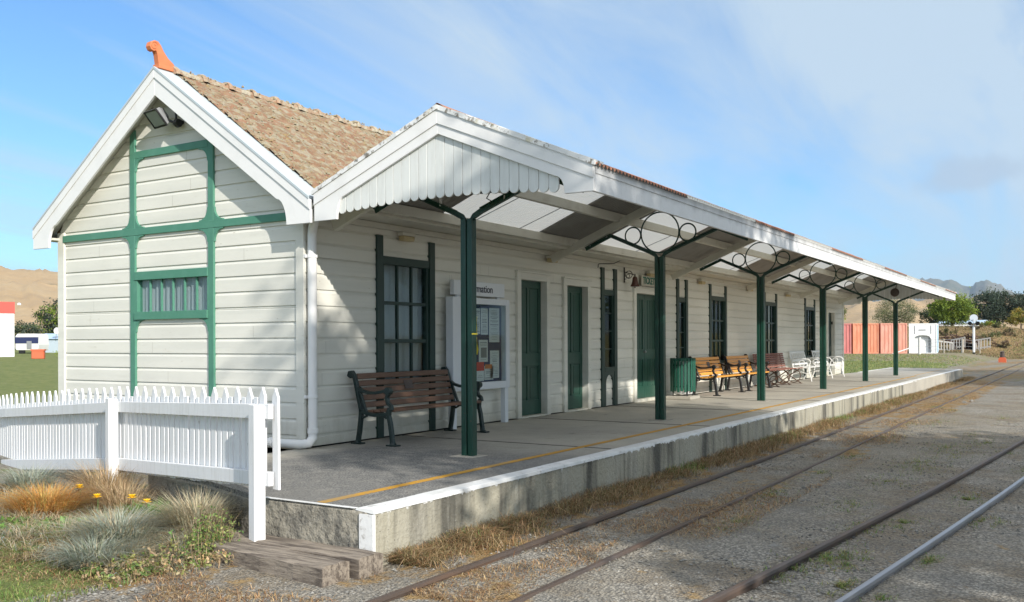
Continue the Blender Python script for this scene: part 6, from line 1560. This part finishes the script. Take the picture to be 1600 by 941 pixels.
def scrap():
    t = thing('fence_sections', 'jumbled white concrete railing sections dumped before the bank', 'railings', (97, 10.5, .6))
    r = random.Random(3)
    for i, (x, y, a, tl) in enumerate(((97.5, 12.0, .5, -.2), (98.6, 11.0, -.9, .25), (99.4, 9.9, .9, -.3), (98.8, 8.9, -.4, .2))):
        m = MB(); d = Vector((math.sin(a) * .3, -1, 0)).normalized(); z = gz(x, y)
        p = Vector((x, y, z)); Lq = 1.25
        for h in (.15, .95): m.bar(p + Vector((0, 0, h)), p + d * Lq + Vector((0, 0, h + tl)), .1, .12)
        for k in range(6): q = p + d * Lq * k / 5 + Vector((0, 0, tl * k / 5)); m.bar(q + Vector((0, 0, 0)), q + Vector((0, 0, 1.0)), .07, .09, (1, 0, 0))
        m.build('railing', C_RAIL2 if i % 2 == 0 else C_RAIL, t)
C_RAIL2 = mat('grubby_white_paint', (0.58, 0.58, 0.55), 0.7)
C_RAIL = mat('weathered_concrete_rail', (0.42, 0.41, 0.39), 0.8)
C_POST = mat('grey_fence_post_timber', (0.36, 0.33, 0.28), 0.9)
field_fence()
scrap()
for i, (x, y, z, w, h, mt, lb) in enumerate(((99.5, 12.2, .6, 2.4, .55, None, 'heap of rusty scrap behind the white railings'),)):
    m = MB(); r = random.Random(8)
    for k in range(60):
        p = Vector((x + r.uniform(-.6, .6), y - 2.0 + r.uniform(-1.5, 1.5), gz(x, y) + r.uniform(.5, 1.35))); d = Vector((r.gauss(0, .4), r.gauss(0, 1), r.gauss(0, .35))).normalized() * r.uniform(.3, .9); m.bar(p - d, p + d, r.uniform(.04, .14), r.uniform(.02, .10))
    for k in range(14):
        yy = y - 2 + r.uniform(-1.4, 1.4); m.box(x - .3, x + .3, yy - .2, yy + .2, gz(x, y) - .1, gz(x, y) + r.uniform(.4, 1.0))
    tag(m.build('scrap_heap', IRON_R), lb, 'scrap heap')
def house(name, label, a, b, base, depth, h, roofh, wm, rm, group=None):
    a = Vector(a); b = Vector(b); w = (b - a).length; u = (b - a) / w; n = Vector((-u.y, u.x)); s = 1 if n.dot(a) > 0 else -1
    t = thing(name, label, 'shed' if name != 'house' else 'house', (a.x, a.y, base), math.atan2(u.y, u.x), group)
    y0, y1 = sorted((0, s * depth)); m = MB(); v = []; f = []
    m.box(0, w, y0, y1, -.3, h); m.build('wall', wm, t, local=True)
    m = MB(); yc = (y0 + y1) / 2; o = .25; m.prism([(y0 - o, h - .02), (y1 + o, h - .02), (yc, h + roofh)], 'x', -o, w + o); m.build('roof', rm, t, local=True)
    return t
W_SHED = mat('white_corrugated_cladding', (0.70, 0.72, 0.74), 0.5, bump=((1, 1, 0), 3, .2, .02)); R_SHED = mat('red_roof_sheeting', (0.60, 0.075, 0.055), 0.5); G_SHED = mat('blue_grey_cladding', (0.42, 0.50, 0.56), 0.55); B_SHED = mat('pale_blue_roof', (0.42, 0.55, 0.68), 0.5)
DKRED = mat('dark_red_roof', (0.16, 0.05, 0.045), 0.7)
house('house', 'small house with a dark red roof behind the containers', (126.5, 30.6), (127.6, 27.4), 2.2, 6, 1.2, 1.5, W_SHED, DKRED)
house('house', 'pale blue roofed building beside the bright green tree', (150, 19.0), (151.5, 12.0), 3.2, 6, .9, .5, W_SHED, B_SHED)
def red_shed():
    t = thing('red_trimmed_shed', 'tall white shed with a red roof band at the left edge', 'shed', (45.5, 78.6, .5)); x, y, z = 45.46, 78.61, .5
    d = Vector((-.883, .47)); n = Vector((.47, .883)); m = MB()
    def quad(o0, z0, z1, w=14, dp=9):
        P = [(x, y), (x + d.x * w, y + d.y * w), (x + d.x * w + n.x * dp, y + d.y * w + n.y * dp), (x + n.x * dp, y + n.y * dp)]
        cx_, cy_ = sum(p[0] for p in P) / 4, sum(p[1] for p in P) / 4
        P = [(cx_ + (p[0] - cx_) * (1 + o0), cy_ + (p[1] - cy_) * (1 + o0)) for p in P]
        m.prism(P, 'z', z0, z1)
    quad(0, z - .3, z + 3.75); m.build('wall', W_SHED, t)
    m = MB(); quad(.012, z + 3.74, z + 4.72); m.build('roof_band', R_SHED, t)
    m = MB()
    for k in range(24): q = (x + d.x * .6 * k - n.x * .02, y + d.y * .6 * k - n.y * .02); m.bar((q[0], q[1], z), (q[0], q[1], z + 3.7), .08, .06, (n.x, n.y, 0))
    m.build('cladding_rib', W_SHED, t)
    m = MB(); m.lathe([(0, .12), (.16, .06), (.16, -.1), (0, -.14)], (x + .3, y - .3, z + 4.55), 10); m.build('lamp', IRON_W, t)
red_shed()
def caravan():
    a = Vector((54.06, 93.24)); b = Vector((55.2, 91.4)); u = (b - a).normalized(); t = thing('caravan', 'white caravan with a dark blue window band near the red trimmed shed', 'caravan', (a.x, a.y, .5), math.atan2(u.y, u.x)); w = 2.3
    m = MB(); m.prism([(0.1, .45), (w, .45), (w + .1, 1.0), (w + .02, 2.0), (w - .3, 2.15), (.2, 2.15), (0, 1.9), (0, .6)], 'y', 0, 2.2); m.build('body', IRON_W, t, local=True, bevel=.05)
    m = MB(); m.box(0.0, w + .06, -.02, .03, 1.15, 1.8); m.build('window_band', NAVY, t, local=True)
    for q in (.6, 1.9):
        m = MB(); m.lathe([(0, -.1), (.3, -.1), (.3, .1), (0, .1)], (q, .2, .3), 14, 'y'); m.build('wheel', BLK, t, local=True)
    m = MB(); m.box(1.2, 1.7, -.06, -.02, .6, 1.4); m.build('door', GREYM, t, local=True)
caravan()
house('farm_shed', 'blue grey garden shed between the caravan and the station wall', (58.0, 96.3), (61.5, 90.2), .4, 5, 1.75, .6, G_SHED, B_SHED)
t = thing('satellite_dish', 'small white satellite dish on the shed roof', 'dish', (57.6, 93.2, 2.9)); m = MB(); m.lathe([(0, .10), (.3, .02), (.36, -.06), (.3, .0), (0, .06)], (58.9, 93.8, 3.0), 16, 'y'); m.build('reflector', IRON_W, t, smooth=True); m = MB(); m.tube([(58.9, 93.85, 2.2), (58.9, 93.85, 3.0)], .04, 6); m.build('mast', GREYM, t)
t = thing('plastic_crate', 'orange plastic crate lying in the weeds beyond the lawn', 'crate', (40.7, 67.3, .2))
m = MB(); x, y = 40.7, 67.3; z = gz(x, y) - .02; m.prism([(x - .4, y + .1), (x + .28, y - .42), (x + .6, y - .1), (x - .1, y + .42)], 'z', z, z + .72); m.build('body', C_MARK, t, bevel=.05)
m = MB(); m.prism([(x - .45, y + .1), (x + .28, y - .48), (x + .66, y - .1), (x - .1, y + .48)], 'z', z + .62, z + .74); m.build('rim', C_MARK, t)
t = thing('timber_stack', 'flat stack of weathered boards beside the orange crate', 'timber stack', (37.5, 69.5, .2)); m = MB(); r = random.Random(5)
for k in range(14):
    p = Vector((36.6 + r.uniform(-2.4, 1.6), 70.2 + r.uniform(-.6, .9), .08 + gz(36.6, 70.2) + .07 * (k % 5))); d = Vector((.8, -.6, 0)) * r.uniform(.8, 1.6); m.bar(p - d, p + d, .3, .06)
m.build('boards', C_POST, t)
tree('low_bush', 'yellow green weeds growing beside the orange crate', 'bush', (44.0, 65.2, gz(44.0, 65.2)), [(0, 0, .35, 1.6, 1.2, .35), (-1.2, 1.2, .3, 1.0, .8, .3)], 2600, .12, YG + BG, .03, .3)

# ------------------------------------------------------------------ the air
def haze():
    m = bpy.data.materials.new('haze_air'); m.use_nodes = True; nt = m.node_tree; N = nt.nodes; L = nt.links; N.remove(N['Principled BSDF'])
    v = N.new('ShaderNodeVolumePrincipled'); v.inputs['Color'].default_value = (0.56, 0.76, 1.0, 1); v.inputs['Density'].default_value = HAZE; v.inputs['Anisotropy'].default_value = 0.1
    L.new(v.outputs[0], N['Material Output'].inputs['Volume'])
    tag(MB().box(-4600, 9200, -5200, 9000, -60, 640).build('haze', m), kind='stuff')
HAZE = 7e-5
haze()
